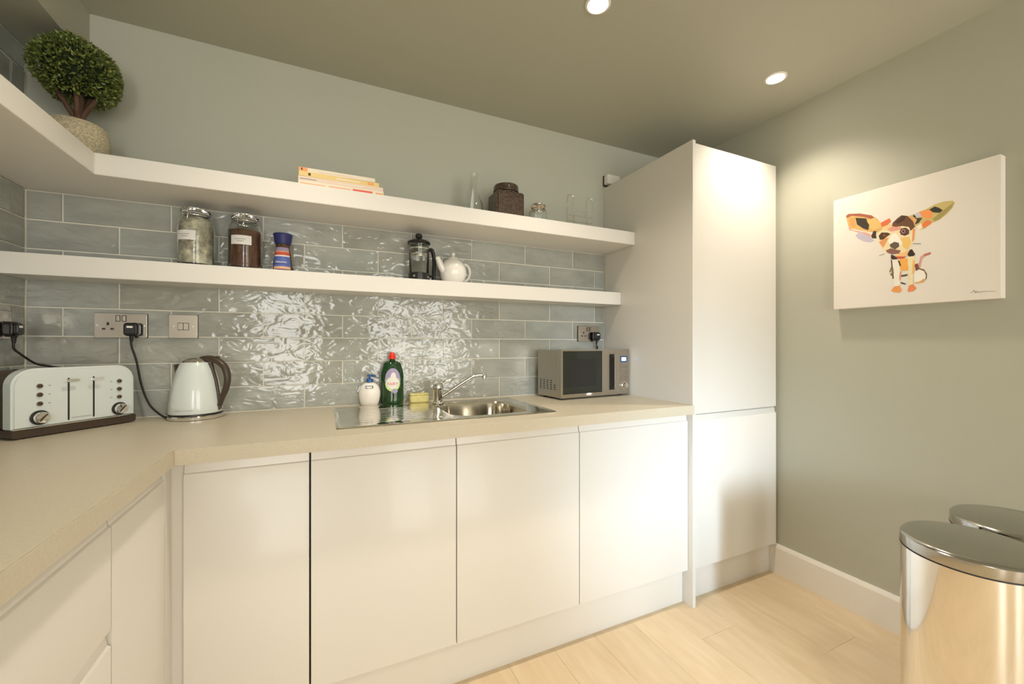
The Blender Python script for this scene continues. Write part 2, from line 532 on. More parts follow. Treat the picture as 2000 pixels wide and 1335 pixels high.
base_unit('base_cabinet', 1.845, 2.431, 'glossy white handleless cabinet beneath the microwave, next to tall cabinet')

# corner post between the two runs
bm = bmesh.new()
box(bm, .547, .5922, -.606, -.600, .15, .868); box(bm, .547, .5655, -.6595, -.606, .15, .868)
tag(link('corner_post', bm, 'white'), 'slim white filler post in the inner corner of the base cabinets', 'filler panel')

# left run (fronts face +x)
FX = .5655
def left_front(parent, y0, y1, z0, z1, name, x=FX):
    # rotate so that front (-y) -> +x
    o = link(name, slab(bmesh.new(), y1 - y0, door_profile(z0, z1)), 'white', parent, smooth=35)
    o.rotation_euler = (0, 0, PI / 2)
    o.location = (x, y0, 0) if parent is None else (x - parent.location.x, y0 - parent.location.y, 0)
    return o
def left_unit(name, y0, y1, label, fronts, cat):
    t = thing(name, label, cat, (0, y1, 0))
    h = y1 - y0
    bm = bmesh.new()
    box(bm, .02, .543, -h + .0006, -h + .018, .15, .868); box(bm, .02, .543, -.018, -.0006, .15, .868)
    box(bm, .02, .543, -h + .018, -.018, .15, .168); box(bm, .02, .03, -h + .018, -.018, .168, .868)
    box(bm, .525, .543, -h + .018, -.018, .80, .868)
    link('carcass', bm, 'white', t)
    for nm, z0, z1 in fronts: left_front(t, y0 + .0015, y1 - .0015, z0, z1, nm)
    return t
left_unit('base_cabinet', -.945, -.660, 'glossy white handleless corner cabinet on the left run', [('door', DZ0, DZ1)], 'cabinet')
left_unit('drawer_unit', -1.545, -.946, 'glossy white handleless drawer unit in the left foreground', [('drawer_front', .642, DZ1), ('drawer_front', .402, .638), ('drawer_front', DZ0, .398)], 'drawers')
left_unit('base_cabinet', -2.39, -1.546, 'glossy white cabinet at the near end of the left run', [('door', DZ0, DZ1)], 'cabinet')

# plinths
PY = -.588
bm = bx(.5405, 2.431, PY, PY + .016, 0, .149)
tag(link('plinth', bm, 'white'), 'long white plinth along the floor under the base cabinets', 'plinth')
bm = bx(.524, .540, -2.39, PY + .016, 0, .149)
tag(link('plinth', bm, 'white'), 'white plinth under the left run of cabinets', 'plinth')

# tall cabinet
TX0, TX1 = TALLX, 3.05
t = thing('tall_cabinet', 'tall glossy white two-door larder cabinet against the sage wall', 'cabinet', (TX0, 0, 0))
link('end_panel', bx(0, .018, -.646, -.0125, 0, 2.10, bev=.0008), 'white', t, smooth=40)
bm = bmesh.new()
w = TX1 - TX0
box(bm, .0186, w, -.604, -.0125, .15, 2.098)
link('carcass', bm, 'white', t)
link('door', slab(bmesh.new(), w - .02 - .002, door_profile(DZ0, .858)), 'white', t, (.0205, -.626, 0), smooth=35)
link('door', bx(0, w - .022, 0, .02, .864, 2.10, bev=.001), 'white', t, (.0205, -.626, 0), smooth=40)
link('plinth_panel', bx(.0186, w + .0015, PY, PY + .016, 0, .149), 'white', t)
# scribe filler between tall cabinet and right wall
tag(link('scribe_filler', bx(TX1 + .0005, RX - .0005, -.602, -.584, .15, 2.098), 'white'), 'slim white filler strip between tall cabinet and right wall', 'filler panel')

# ------------------------------------------------------------ shelves
def shelf(name, bm, label, group='white shelves above the worktop'):
    return tag(link(name, bm, 'shelf', smooth=40), label, 'shelf', group)
UZ0, UZ1, UY, UXL = 1.7098, 1.777, -.272, .285
bm = cells([0, UXL, TALLX], [-1.3, UY, 0], lambda i, j: i == 0 or j == 1, UZ0, UZ1)
# drop the strip clear of the wall tiles
for v in bm.verts:
    if v.co.x < .001: v.co.x = .0105
    if v.co.y > -.001: v.co.y = -.0005
    if v.co.x > TALLX - .001: v.co.x = TALLX - .0005
bmesh.ops.bevel(bm, geom=[e for e in bm.edges if e.calc_face_angle(0) > 1], offset=.0015, segments=2, affect='EDGES')
shelf('wall_shelf', bm, 'upper thick white floating shelf turning the corner, plant and books on it')
LZ0, LZ1, LY = 1.402, 1.470, -.16
bm = bx(.0105, TALLX - .0005, LY, -.0105, LZ0, LZ1, bev=.0015, seg=2)
shelf('wall_shelf', bm, 'lower shallow white floating shelf with storage jars and teapot')

# ------------------------------------------------------------ sink
t = thing('sink', 'stainless steel inset sink with bowl on the right and grooved drainer', 'sink', (0, 0, 0))
t.location = ((SX0 + SX1) / 2, (SY0 + SY1) / 2, WT)
ox, oy = t.location.x, t.location.y
def plate_with_bowl():
    bm = bmesh.new()
    # outer rolled rim and plate as concentric rounded-rect loops
    n = 8
    def loop(x0, x1, y0, y1, r, z):
        return [bm.verts.new((x - ox, y - oy, z)) for x, y in rrect(x0, x1, y0, y1, r, n)]
    def bridge(A, B):
        m_ = len(A)
        for k in range(m_): bm.faces.new([A[k], A[(k + 1) % m_], B[(k + 1) % m_], B[k]])
    B0 = (1.375, 1.725, -.50, -.13)     # bowl opening
    L0 = loop(SX0, SX1, SY0, SY1, .012, .0004)
    L1 = loop(SX0 + .002, SX1 - .002, SY0 + .002, SY1 - .002, .011, .0035)
    L2 = loop(SX0 + .009, SX1 - .009, SY0 + .009, SY1 - .009, .010, .0042)
    L3 = loop(SX0 + .016, SX1 - .016, SY0 + .016, SY1 - .016, .012, .0016)
    bridge(L0, L1); bridge(L1, L2); bridge(L2, L3)
    R = .085
    K1 = loop(*B0, R, .0016)
    bridge(L3, K1)
    K2 = loop(B0[0] + .005, B0[1] - .005, B0[2] + .005, B0[3] - .005, R - .004, -.0015)
    K3 = loop(B0[0] + .009, B0[1] - .009, B0[2] + .009, B0[3] - .009, R - .006, -.010)
    K4 = loop(B0[0] + .016, B0[1] - .016, B0[2] + .016, B0[3] - .016, R - .01, -.125)
    K5 = loop(B0[0] + .026, B0[1] - .026, B0[2] + .026, B0[3] - .026, R - .012, -.146)
    K6 = loop(B0[0] + .048, B0[1] - .048, B0[2] + .048, B0[3] - .048, R - .03, -.155)
    bridge(K1, K2); bridge(K2, K3); bridge(K3, K4); bridge(K4, K5); bridge(K5, K6)
    bm.faces.new(K6)
    bmesh.ops.recalc_face_normals(bm, faces=bm.faces)
    if bm.faces[:][-1].normal.z < 0: bmesh.ops.reverse_faces(bm, faces=bm.faces)
    return bm
link('basin', plate_with_bowl(), 'sink', t, smooth=18)
for k in range(9):
    yy = -.47 + k * .037
    bm = bmesh.new()
    box(bm, 1.03 - ox, 1.335 - ox, yy - .0016 - oy, yy + .0016 - oy, .0010, .0021, bev=.0004, seg=1)
    link('drainer_rib', bm, 'sink', t)
bm = lathe(bmesh.new(), [(0, -.1535), (.012, -.1535), (.028, -.1520), (.036, -.1512), (.042, -.1545)], 28, 1.55 - ox, -.315 - oy)
link('plug_hole', bm, 'chrome', t, smooth=40)

# mixer tap
t = thing('mixer_tap', 'chrome single-lever mixer tap with a long angled spout over the bowl', 'tap', (1.408, -.123, WT + .0018))
bm = lathe(bmesh.new(), [(0, 0), (.029, 0), (.030, .003), (.0285, .006), (.0225, .009), (.0215, .06), (.0235, .064), (.0238, .078), (.021, .088), (.012, .093), (0, .094)], 28)
link('tap_body', bm, 'chrome', t, smooth=40)
bm = bmesh.new()
pts = smooth_path([(.008, -.004, .026), (.022, -.008, .034), (.10, -.03, .088), (.150, -.044, .119), (.176, -.052, .1275), (.196, -.058, .128)], 6)
tube(bm, pts, .0078, 12)
link('spout', bm, 'chrome', t, smooth=50)
bm = lathe(bmesh.new(), [(0, .112), (.009, .112), (.0115, .114), (.0115, .134), (.009, .137), (0, .137)], 20, .203, -.060)
link('aerator', bm, 'chrome', t, smooth=40)
bm = bmesh.new()
tube(bm, smooth_path([(-.004, .0, .086), (.012, .002, .094), (.045, .004, .1035), (.078, .006, .108)], 5), .006, 10, rs=[.0085] * 5 + [.0065] * 5 + [.0055] * 6, flat=.55)
link('lever', bm, 'chrome', t, smooth=50)

# ------------------------------------------------------------ sockets, plugs, cords
def socket(name, label, loc, rz, w, double=True, switch_only=False, h=.088):
    t = thing(name, label, 'socket' if not switch_only else 'switch', loc, rz)
    bm = bmesh.new()
    prism(bm, rrect(-w / 2 - .001, w / 2 + .001, -h / 2 - .001, h / 2 + .001, .003, 3), -.0045, .0)
    link('back_box', bm, 'black', t)
    bm = prism(bmesh.new(), rrect(-w / 2, w / 2, -h / 2, h / 2, .004, 4), -.0085, -.0046, bev=.0012)
    link('face_plate', bm, 'plate', t, smooth=40)
    if switch_only:
        bm = bx(-.0175, .0175, -.0102, -.0086, -.014, .014)
        link('switch_surround', bm, 'black', t)
        for s in (-1, 1):
            bm = prism(bmesh.new(), rrect(-.0075, .0075, -.0122, .0122, .001, 2), -.0125, -.0103, bev=.001)
            link('switch', bm, 'plate', t, (s * .0085, 0, 0), smooth=40)
        for s in (-1, 1):
            link('screw', lathe(bmesh.new(), [(0, 0), (.0032, 0), (.003, .0012), (0, .0014)], 12, mtx=Matrix.Rotation(PI / 2, 4, 'X')), 'chrome', t, (s * .030, -.0086, 0), smooth=40)
        return t
    for s in (-1, 1):
        bx_ = s * .0365
        for (px_, pz, a, b) in ((0, .006, .0035, .0055), (-.0115, -.0125, .0048, .0032), (.0115, -.0125, .0048, .0032)):
            link('pin_slot', bx(-a, a, -.0002, .001, -b, b), 'black', t, (bx_ + px_, -.0089, pz))
        bm = bx(-.0065, .0065, -.0103, -.0086, -.0115, .0115)
        link('switch_surround', bm, 'black', t, (s * .0085, 0, .026))
        bm = prism(bmesh.new(), rrect(-.0045, .0045, -.0095, .0095, .001, 2), -.0125, -.0104, bev=.001)
        link('switch', bm, 'plate', t, (s * .0085, 0, .026), smooth=40)
    for s in (-1, 1):
        link('screw', lathe(bmesh.new(), [(0, 0), (.0032, 0), (.003, .0012), (0, .0014)], 12, mtx=Matrix.Rotation(PI / 2, 4, 'X')), 'chrome', t, (s * .065, -.0086, 0), smooth=40)
    return t
TY = -.0105
socket('double_socket', 'brushed steel double socket left of the kettle, kettle plug in its right side', (.262, TY, 1.250), 0, .147)
socket('appliance_switch', 'small square brushed steel switch plate between the double socket and jars', (.444, TY, 1.250), 0, .088, switch_only=True)
socket('double_socket', 'brushed steel double socket above the microwave by the tall cabinet', (2.318, TY, 1.243), 0, .147)
socket('double_socket', 'steel double socket on the dark left wall at the frame edge', (.0105, -.170, 1.243), PI / 2, .147)

def plug(label, loc, rz, cord_pts, name='mains_plug', cord_r=.0034, clabel=''):
    """loc: point on socket face; local -y is outwards"""
    t = thing(name, label, 'plug', loc, rz)
    bm = prism(bmesh.new(), rrect(-.0225, .0225, -.026, .022, .011, 5), -.024, -.0005, bev=.005, seg=3)
    prism(bm, rrect(-.018, .018, -.021, .018, .009, 5), -.034, -.0235, bev=.004, seg=3)
    link('plug_body', bm, 'black', t, smooth=50)
    link('fuse_label', bx(-.0085, .0085, -.0348, -.0341, .003, .0095), 'label', t)
    bm = tube(bmesh.new(), [(0, -.018, -.024), (0, -.018, -.032), (0, -.018, -.046)], .006, 10, rs=[.0075, .006, .0045])
    link('strain_relief', bm, 'black_rubber', t, smooth=50)
    M_ = Matrix.Translation(loc) @ Matrix.Rotation(rz, 4, 'Z')
    inv = M_.inverted()
    start = Vector((0, -.018, -.040))
    pts = [start, start + Vector((0, 0, -.022))] + [inv @ Vector(p) for p in cord_pts]
    link('cord', tube(bmesh.new(), smooth_path(pts, 9), cord_r, 8), 'black_rubber', t, smooth=60)
    return t
plug('black plug in the double socket, cord hanging down to the kettle', (.2985, TY - .0135, 1.2380), 0,
     [(.312, -.040, 1.12), (.325, -.035, 1.03), (.350, -.045, .962), (.385, -.062, .925), (.405, -.074, .9145), (.418, -.082, .9145)])
plug('black plug in the socket above the microwave', (2.3545, TY - .0135, 1.231), 0,
     [(2.366, -.036, 1.168), (2.372, -.0165, 1.135), (2.372, -.0155, 1.04)])
plug('black plug at the left frame edge, cord curving down behind the toaster', (.0240, -.1335, 1.231), PI / 2,
     [(.050, -.118, 1.150), (.070, -.085, 1.118), (.098, -.058, 1.106), (.130, -.050, 1.094), (.150, -.053, 1.065), (.152, -.053, 1.00)])

# ------------------------------------------------------------ toaster
TA = math.radians(50)
t = thing('toaster', 'pale blue four-slice toaster with two levers and chrome dials in the corner', 'toaster', (.135, -.335, WT), TA)
tw, td = .300, .140
def arch(x0, x1, z0, z1, r): return rrect(x0, x1, z0, z1, r, 9, (.12, .12, 1, 1))
bm = prism(bmesh.new(), arch(0, tw, .026, .201, .050), 0, .045, bev=.006, seg=3)
link('front_shell', bm, 'paleblue', t, smooth=40)
bm = prism(bmesh.new(), arch(.005, tw - .005, .026, .195, .046), .0455, td, bev=.004, seg=2)
link('rear_body', bm, 'brown_plastic', t, smooth=40)
bm = prism(bmesh.new(), rrect(-.002, tw + .002, .003, .026, .008, 4, (1, 1, .1, .1)), -.003, td + .001, bev=.003, seg=2)
link('base', bm, 'brown_plastic', t, smooth=40)
for fx in (.03, tw - .03):
    for fy in (.02, td - .02):
        link('foot', lathe(bmesh.new(), [(0, 0), (.009, 0), (.009, .0029), (0, .0029)], 14, fx, fy), 'black_rubber', t)
link('trim_strip', bx(.001, tw - .001, -.0015, .004, .0262, .0300, bev=.0008), 'chrome', t)
for sx0, sx1 in ((.045, .142), (.158, .255)):
    link('bread_slot', bx(sx0, sx1, .066, .094, .1951, .1965), 'black', t)
RX90 = Matrix.Rotation(PI / 2, 4, 'X')
for kx, kz in ((.057, .056), (.254, .0535)):
    d = link('dial', lathe(bmesh.new(), [(0, 0), (.0215, 0), (.0215, .003), (.0185, .0042), (0, .0045)], 36, mtx=RX90), 'black', t, (kx, -.0002, kz), smooth=40)
    link('dial_cap', lathe(bmesh.new(), [(0, 0), (.0170, 0), (.0165, .012), (.0145, .0145), (.006, .013), (0, .0125)], 36, mtx=RX90), 'chrome', d, (0, -.0046, 0), smooth=40)
    link('pointer', bx(-.0018, .0018, -.0155, -.0125, -.012, .014, bev=.0008), 'brown_plastic', d, (0, -.0046, 0)).rotation_euler = (0, .7, 0)
for bxx, zs in ((.057, (.1487, .123, .0967)), (.2538, (.1469, .1202, .0937))):
    for z in zs:
        b_ = link('button', lathe(bmesh.new(), [(0, 0), (.0074, 0), (.0074, .002), (.0068, .0028), (0, .0028)], 24, mtx=RX90), 'plate', t, (bxx, -.0002, z), smooth=40)
        link('button_cap', lathe(bmesh.new(), [(0, 0), (.0056, 0), (.0050, .0026), (0, .0030)], 20, mtx=RX90), 'brown_plastic', b_, (0, -.0029, 0), smooth=40)
        sgn = 1 if bxx < .15 else -1
        link('print_mark', bx(-.0028, .0028, -.0004, -.0001, -.0016, .0016), 'ink', t, (bxx + sgn * .022, 0, z))
for lx in (.1225, .1847):
    bm = prism(bmesh.new(), rrect(-.0022, .0022, .037, .168, .0021, 4), -.0006, .001)
    link('lever_slot', bm, 'black', t, (lx, 0, 0))
    l = link('lever', bx(-.003, .003, -.014, -.0008, .1565, .1635, bev=.001), 'chrome', t, (lx, 0, 0))
    bm = prism(bmesh.new(), rrect(-.017, .017, .1555, .1645, .004, 4), -.020, -.0142, bev=.0016)
    link('lever_handle', bm, 'chrome', l, smooth=40)
bm = text_bm(bmesh.new(), 'MORPHY RICHARDS', .0056, face_mtx(.155, -.0004, .043))
link('lettering', bm, 'ink', t)

# ------------------------------------------------------------ kettle
KA = -math.radians(22)
t = thing('kettle', 'pale blue jug kettle with dark arched handle on its chrome base', 'kettle', (.503, -.102, WT), KA)
link('power_base', lathe(bmesh.new(), [(0, 0), (.078, 0), (.083, .002), (.084, .012), (.081, .016), (0, .016)], 48), 'chrome', t, smooth=40)
link('base_ring', lathe(bmesh.new(), [(.07, .0162), (.0825, .0162), (.0815, .022), (.07, .0225)], 48), 'black', t, smooth=40)
link('body', lathe(bmesh.new(), [(.060, .0226), (.0815, .0226), (.0825, .027), (.0805, .055), (.0755, .095), (.068, .14), (.058, .176), (.0475, .203), (.045, .206), (.03, .206)], 56), 'paleblue', t, smooth=40)
link('lid', lathe(bmesh.new(), [(.0, .2235), (.02, .2225), (.036, .2165), (.0445, .2085), (.0455, .2062), (.03, .2062)], 40), 'chrome', t, smooth=40)
bm = bmesh.new()
# spout: V-shaped pouring lip on the left
for (A, B) in [(0, 1)]:
    pts = [(-.052, -.020, .200), (-.081, 0, .196), (-.052, .020, .200), (-.070, -.012, .14), (-.072, 0, .138), (-.070, .012, .14)]
    vs = [bm.verts.new(p) for p in pts]
    inn = [bm.verts.new(Vector(p) + Vector((.012, 0, 0))) for p in pts]
    bm.faces.new([vs[0], vs[1], vs[4], vs[3]]); bm.faces.new([vs[1], vs[2], vs[5], vs[4]])
    bm.faces.new([vs[0], inn[0], inn[1], vs[1]]); bm.faces.new([vs[1], inn[1], inn[2], vs[2]])
    bm.faces.new([inn[0], inn[3], inn[4], inn[1]]); bm.faces.new([inn[1], inn[4], inn[5], inn[2]])
    bm.faces.new([vs[0], vs[3], inn[3], inn[0]]); bm.faces.new([vs[2], inn[2], inn[5], vs[5]])
    bm.faces.new([vs[3], vs[4], inn[4], inn[3]]); bm.faces.new([vs[4], vs[5], inn[5], inn[4]])
bmesh.ops.recalc_face_normals(bm, faces=bm.faces)
link('spout', bm, 'brown_plastic', t, smooth=50)
hp = smooth_path([(.012, 0, .219), (.038, 0, .220), (.072, 0, .213), (.101, 0, .188), (.112, 0, .150), (.107, 0, .110), (.093, 0, .075), (.083, 0, .045)], 6)
n = len(hp)
bm = tube(bmesh.new(), hp, .01, 14, rs=[(.006 + .006 * min(1, i / 8) if i < 20 else .012 - .004 * (i - 20) / (n - 20)) for i in range(n)], flat=1.15, up=Vector((0, 1, 0)))
tube(bm, [(.050, 0, .203), (.0595, 0, .176), (.070, 0, .14), (.0785, 0, .095), (.0835, 0, .055), (.0855, 0, .030)], .008, 12, rs=[.009, .0065, .006, .0055, .0055, .006], up=Vector((0, 1, 0)))
link('handle', bm, 'brown_plastic', t, smooth=60)
link('lid_button', bx(.070, .082, -.006, .006, .2205, .2285, bev=.002), 'brown_plastic', t).rotation_euler = (0, 0, 0)
bm = tube(bmesh.new(), [(.083, 0, .0335), (.094, 0, .032), (.108, 0, .0325)], .005, 10, rs=[.004, .0045, .0035], flat=.6)
link('power_switch', bm, 'chrome', t, smooth=60)
bm = bmesh.new()
s = 'MORPHY RICHARDS'
for i, ch in enumerate(s):
    if ch == ' ': continue
    a = -PI / 2 - .02 + (i - 7) * .046 - KA * .45
    text_bm(bm, ch, .0052, Matrix.Translation((.0829 * math.cos(a), .0829 * math.sin(a), .0375)) @ Matrix.Rotation(a + PI / 2, 4, 'Z') @ Matrix.Rotation(PI / 2, 4, 'X'))
link('lettering', bm, 'ink', t)

# ------------------------------------------------------------ soap, washing-up liquid, sponge
t = thing('soap_dispenser', 'white hand soap pump bottle with blue pump beside the green bottle', 'soap bottle', (1.118, -.047, WT), -.15)
link('bottle', lathe(bmesh.new(), [(0, .0), (.032, .0), (.036, .003), (.041, .02), (.0455, .045), (.0455, .062), (.040, .083), (.028, .097), (.014, .103), (.012, .104), (0, .104)], 36, sy=.62), 'soap_white', t, smooth=40)
link('collar', lathe(bmesh.new(), [(0, .1041), (.0145, .1041), (.0145, .116), (.010, .120), (0, .120)], 24), 'soap_blue', t, smooth=40)
bm = lathe(bmesh.new(), [(.0, .1201), (.0045, .1201), (.0045, .129), (.010, .130), (.0105, .137), (0, .138)], 20)
tube(bm, [(0, 0, .1335), (.014, -.010, .1335), (.024, -.018, .131)], .004, 8)
link('pump', bm, 'soap_blue', t, smooth=40)
bm = prism(bmesh.new(), rrect(-.016, .016, .078, .090, .001, 2), -.0005, 0)
for v in bm.verts: v.co.y += -.0282 * math.sqrt(max(0, 1 - (v.co.x / .0365) ** 2)) + .06 * (v.co.z - .078) + .0008
link('badge', bm, 'navyprint', t)
bm = bx(-.0125, .0125, -.0296, -.0290, .0805, .0875)
for v in bm.verts: v.co.y += .06 * (v.co.z - .078) + .001
link('badge_panel', bm, 'label', t)

t = thing('washing_up_liquid', 'tall dark green washing-up liquid bottle with a red cap', 'bottle', (1.216, -.046, WT), -.12)
prof = [(0, 0), (.046, 0), (.0495, .004), (.050, .03), (.0495, .095), (.0505, .130), (.0475, .152), (.0415, .172), (.0385, .184), (.033, .191), (.014, .197), (.011, .206), (0, .206)]
link('bottle', lathe(bmesh.new(), prof, 40, sy=.6), 'green_liquid', t, smooth=40)
link('cap', lathe(bmesh.new(), [(0, .2061), (.0155, .2061), (.0155, .218), (.0125, .222), (.0105, .232), (.0075, .236), (0, .236)], 24), 'red', t, smooth=40)
def on_front(bm, R=.0497, sy=.6, off=.0006):
    for v in bm.verts: v.co.y += -sy * math.sqrt(max(0, R * R - v.co.x ** 2)) - off
def ell(cx, cz, a, b, n=28): return [(cx + a * math.cos(2 * PI * k / n), cz + b * math.sin(2 * PI * k / n)) for k in range(n)]
def strip_fill(bm, cx, cz, a, b, y, mi=0, n=16):
    """curved ellipse sheet built of vertical strips"""
    prev = None
    for k in range(n + 1):
        x = -a + 2 * a * k / n
        h = b * math.sqrt(max(0, 1 - (x / a) ** 2)) + 1e-5
        cur = (bm.verts.new((cx + x, y, cz - h)), bm.verts.new((cx + x, y, cz + h)))
        if prev:
            f = bm.faces.new([prev[0], cur[0], cur[1], prev[1]]); f.material_index = mi
        prev = cur
bm = bmesh.new()
strip_fill(bm, .001, .112, .034, .053, 0, 0); strip_fill(bm, .001, .094, .0325, .033, -.0004, 1); strip_fill(bm, .001, .098, .027, .025, -.0007, 2)
strip_fill(bm, .004, .126, .012, .020, -.0010, 2); strip_fill(bm, .010, .062, .013, .010, -.0010, 3)
text_bm(bm, 'FAIRY', .0185, face_mtx(.001, -.0014, .094), mi=4)
on_front(bm)
link('front_label', bm, ['violetprint', 'limeprint', 'label', 'violetprint', 'redprint'], t)

t = tag(link('sponge', bx(-.044, .044, -.022, .022, 0, .036, bev=.004, seg=3), 'sponge', None, (1.338, -.040, WT), 0, smooth=50), 'pale yellow sponge lying behind the sink, right of the green bottle', 'sponge')
link('scouring_pad', bx(-.0435, .0435, -.0215, .0215, .0362, .0425, bev=.002), 'sponge', t)

# ------------------------------------------------------------ microwave
MA = math.radians(4.6)
t = thing('microwave', 'brushed steel microwave with dark glass door beside the tall cabinet', 'microwave', (1.975, -.27, WT), MA)
mw, mh, mz = .450, .238, .009
md = .205
bm = bx(0, mw, .020, md, mz, mz + mh - .004, bev=.002)
link('casing', bm, 'steel', t, smooth=30)
for fx in (.03, mw - .03):
    for fy in (.04, md - .03): link('foot', lathe(bmesh.new(), [(0, 0), (.011, 0), (.012, mz - .0002), (0, mz - .0002)], 14, fx, fy), 'black_rubber', t)
dw = .372
bm = bmesh.new()
# door frame around a window
wx0, wx1, wz0, wz1 = .012, .262, .022, mh - .004
box(bm, 0, wx0, 0, .0195, mz, mz + mh); box(bm, wx1, dw, 0, .0195, mz, mz + mh)
box(bm, wx0, wx1, 0, .0195, mz, wz0 + mz - .004); box(bm, wx0, wx1, 0, .0195, wz1 + mz - .004, mz + mh)
d = link('door', bm, 'steel', t)
link('door_glass', bx(wx0 + .0005, wx1 - .0005, .0010, .012, wz0 + mz - .0035, wz1 + mz - .0045), 'glass_dark', d)
bm = prism(bmesh.new(), rrect(.052, .222, .06, .20, .004, 3), .0006, .0009)
link('inner_window', bm, 'black', d)
link('handle_recess', bx(.312, .346, -.0006, .001, mz + .026, mz + mh - .026), 'black', d)
bm = bmesh.new()
box(bm, .328, .352, -.024, -.017, mz + .024, mz + mh - .024, bev=.003, seg=2)
box(bm, .334, .346, -.0171, -.0006, mz + .030, mz + .042); box(bm, .334, .346, -.0171, -.0006, mz + mh - .042, mz + mh - .030)
link('handle', bm, 'steel', d, smooth=40)
bm = prism(bmesh.new(), [(.175 + x, z) for x, z in ell(0, mz + .0128, .019, .0062, 24)], -.0012, -.0001)
link('badge', bm, 'label', d)
bm = bx(dw + .0015, mw, 0, .0195, mz, mz + mh, bev=.001)
c = link('control_panel', bm, 'steel', t, smooth=30)
link('display_frame', bx(.388, .436, -.0012, -.0001, mz + .168, mz + .202), 'navyprint', c)
link('display', bx(.396, .428, -.0018, -.0013, mz + .176, mz + .194), 'lcd', c)
for k in range(5):
    link('button', bx(.390, .434, -.0022, -.0001, mz + .138 - k * .017, mz + .147 - k * .017, bev=.0009), 'plate', c, smooth=40)
link('dial', lathe(bmesh.new(), [(0, 0), (.0185, 0), (.0185, .004), (.0145, .006), (.0135, .021), (.011, .0235), (0, .0235)], 32, mtx=RX90), 'chrome', c, (.413, -.0001, mz + .046), smooth=40)
for r in range(5):
    for q in range(5):
        if r == 0 and q > 2: continue
        link('vent_slot', bx(-.0006, .0001, -.0055, .0055, -.0028, .0028), 'black', t, (0, .052 + r * .031, mz + .040 + q * .0105))

# ------------------------------------------------------------ storage jars on the lower shelf
def clip_jar(name, label, cat, loc, r, h, content, ctop, rz=0, group=None, lab=True, cont=True, hollow=True):
    t = thing(name, label, cat, loc, rz, group)
    hb = h * .80
    outer = [(0, 0), (r * .86, 0), (r * .97, h * .02), (r, h * .06), (r, hb * .78), (r * .93, hb * .88), (r * .76, hb * .97), (r * .76, hb)]
    inner = [(r * .70, hb), (r * .70, hb * .96), (r * .88, hb * .87), (r - .004, hb * .78), (r - .004, h * .07), (r * .85, h * .035), (0, h * .03)]
    link('jar_body', lathe(bmesh.new(), outer + inner, 36), 'glass', t, smooth=40)
    lid = link('lid', lathe(bmesh.new(), [(0, hb + .004), (r * .72, hb + .004), (r * .80, hb + .006), (r * .80, hb + .014), (r * .70, hb + .022), (r * .4, hb + .027), (0, hb + .028)], 36), 'glass', t, smooth=40)
    link('seal', lathe(bmesh.new(), [(r * .66, hb + .0003), (r * .80, hb + .0003), (r * .80, hb + .0037), (r * .66, hb + .0037)], 36), 'orangeprint' if not cont else 'ink', t, smooth=40)
    if cont:
        rr = r - .0052
        prof = [(0, h * .036), (r * .82, h * .040), (rr * .985, h * .075), (rr, min(ctop, hb * .78))]
        if ctop > hb * .8: prof += [(r * .86, hb * .86), (r * .68, min(ctop, hb * .96))]
        prof += [(r * .45, min(ctop, hb * .96) + .004), (0, min(ctop, hb * .96) + .002)]
        link('contents', lathe(bmesh.new(), prof, 36), content, t, smooth=50)
    # wire bail and clasp
    bm = bmesh.new()
    ring = [(r * .805 * math.cos(2 * PI * k / 36), r * .805 * math.sin(2 * PI * k / 36), hb - .006) for k in range(37)]
    tube(bm, ring, .0016, 6)
    ring = [(r * .84 * math.cos(2 * PI * k / 36), r * .84 * math.sin(2 * PI * k / 36), hb + .0165) for k in range(37)]
    tube(bm, ring, .0015, 6)
    yf = -r * .84
    tube(bm, smooth_path([(-.011, yf, hb + .016), (-.011, yf - .006, hb - .002), (-.009, yf - .007, hb - .022), (0, yf - .005, hb - .028), (.009, yf - .007, hb - .022), (.011, yf - .006, hb - .002), (.011, yf, hb + .016)], 5), .0015, 6)
    tube(bm, smooth_path([(-.014, yf + .004, hb - .006), (-.012, yf - .005, hb + .006), (0, yf - .006, hb + .009), (.012, yf - .005, hb + .006), (.014, yf + .004, hb - .006)], 5), .0015, 6)
    tube(bm, [(-.012, -yf - .004, hb - .008), (-.012, -yf + .002, hb + .018)], .0016, 6); tube(bm, [(.012, -yf - .004, hb - .008), (.012, -yf + .002, hb + .018)], .0016, 6)
    link('wire_clasp', bm, 'chrome', t, smooth=60)
    if lab:
        bm = bmesh.new()
        n = 12; aw = .62
        z0, z1 = h * .375, h * .52
        for k in range(n):
            a0 = -PI / 2 - aw + 2 * aw * k / n; a1 = -PI / 2 - aw + 2 * aw * (k + 1) / n
            R_ = r + .0006
            vs = [bm.verts.new((R_ * math.cos(a), R_ * math.sin(a), z)) for a, z in ((a0, z0), (a1, z0), (a1, z1), (a0, z1))]
            bm.faces.new(vs)
        for (zz, q0, q1) in ((.58, -.36, .30), (.36, -.22, .18)):
            zc = z0 + (z1 - z0) * zz
            for k in range(6):
                a0 = -PI / 2 + q0 + (q1 - q0) * k / 6; a1 = -PI / 2 + q0 + (q1 - q0) * (k + .8) / 6
                R_ = r + .0009
                f = bm.faces.new([bm.verts.new((R_ * math.cos(a), R_ * math.sin(a), z)) for a, z in ((a0, zc - .0014), (a1, zc - .0014), (a1, zc + .0014), (a0, zc + .0014))])
                f.material_index = 1
        link('label', bm, ['label', 'ink'], t)
    return t
clip_jar('storage_jar', 'clip-top glass jar of pale dried food with white label, leftmost on the shelf', 'jar', (.499, -.084, LZ1), .057, .240, 'flour', .178, rz=-.42, group='clip-top jars on the lower shelf')
clip_jar('storage_jar', 'clip-top glass jar of brown powder with white label, second on lower shelf', 'jar', (.654, -.084, LZ1), .057, .238, 'coffee', .150, rz=-.12, group='clip-top jars on the lower shelf')

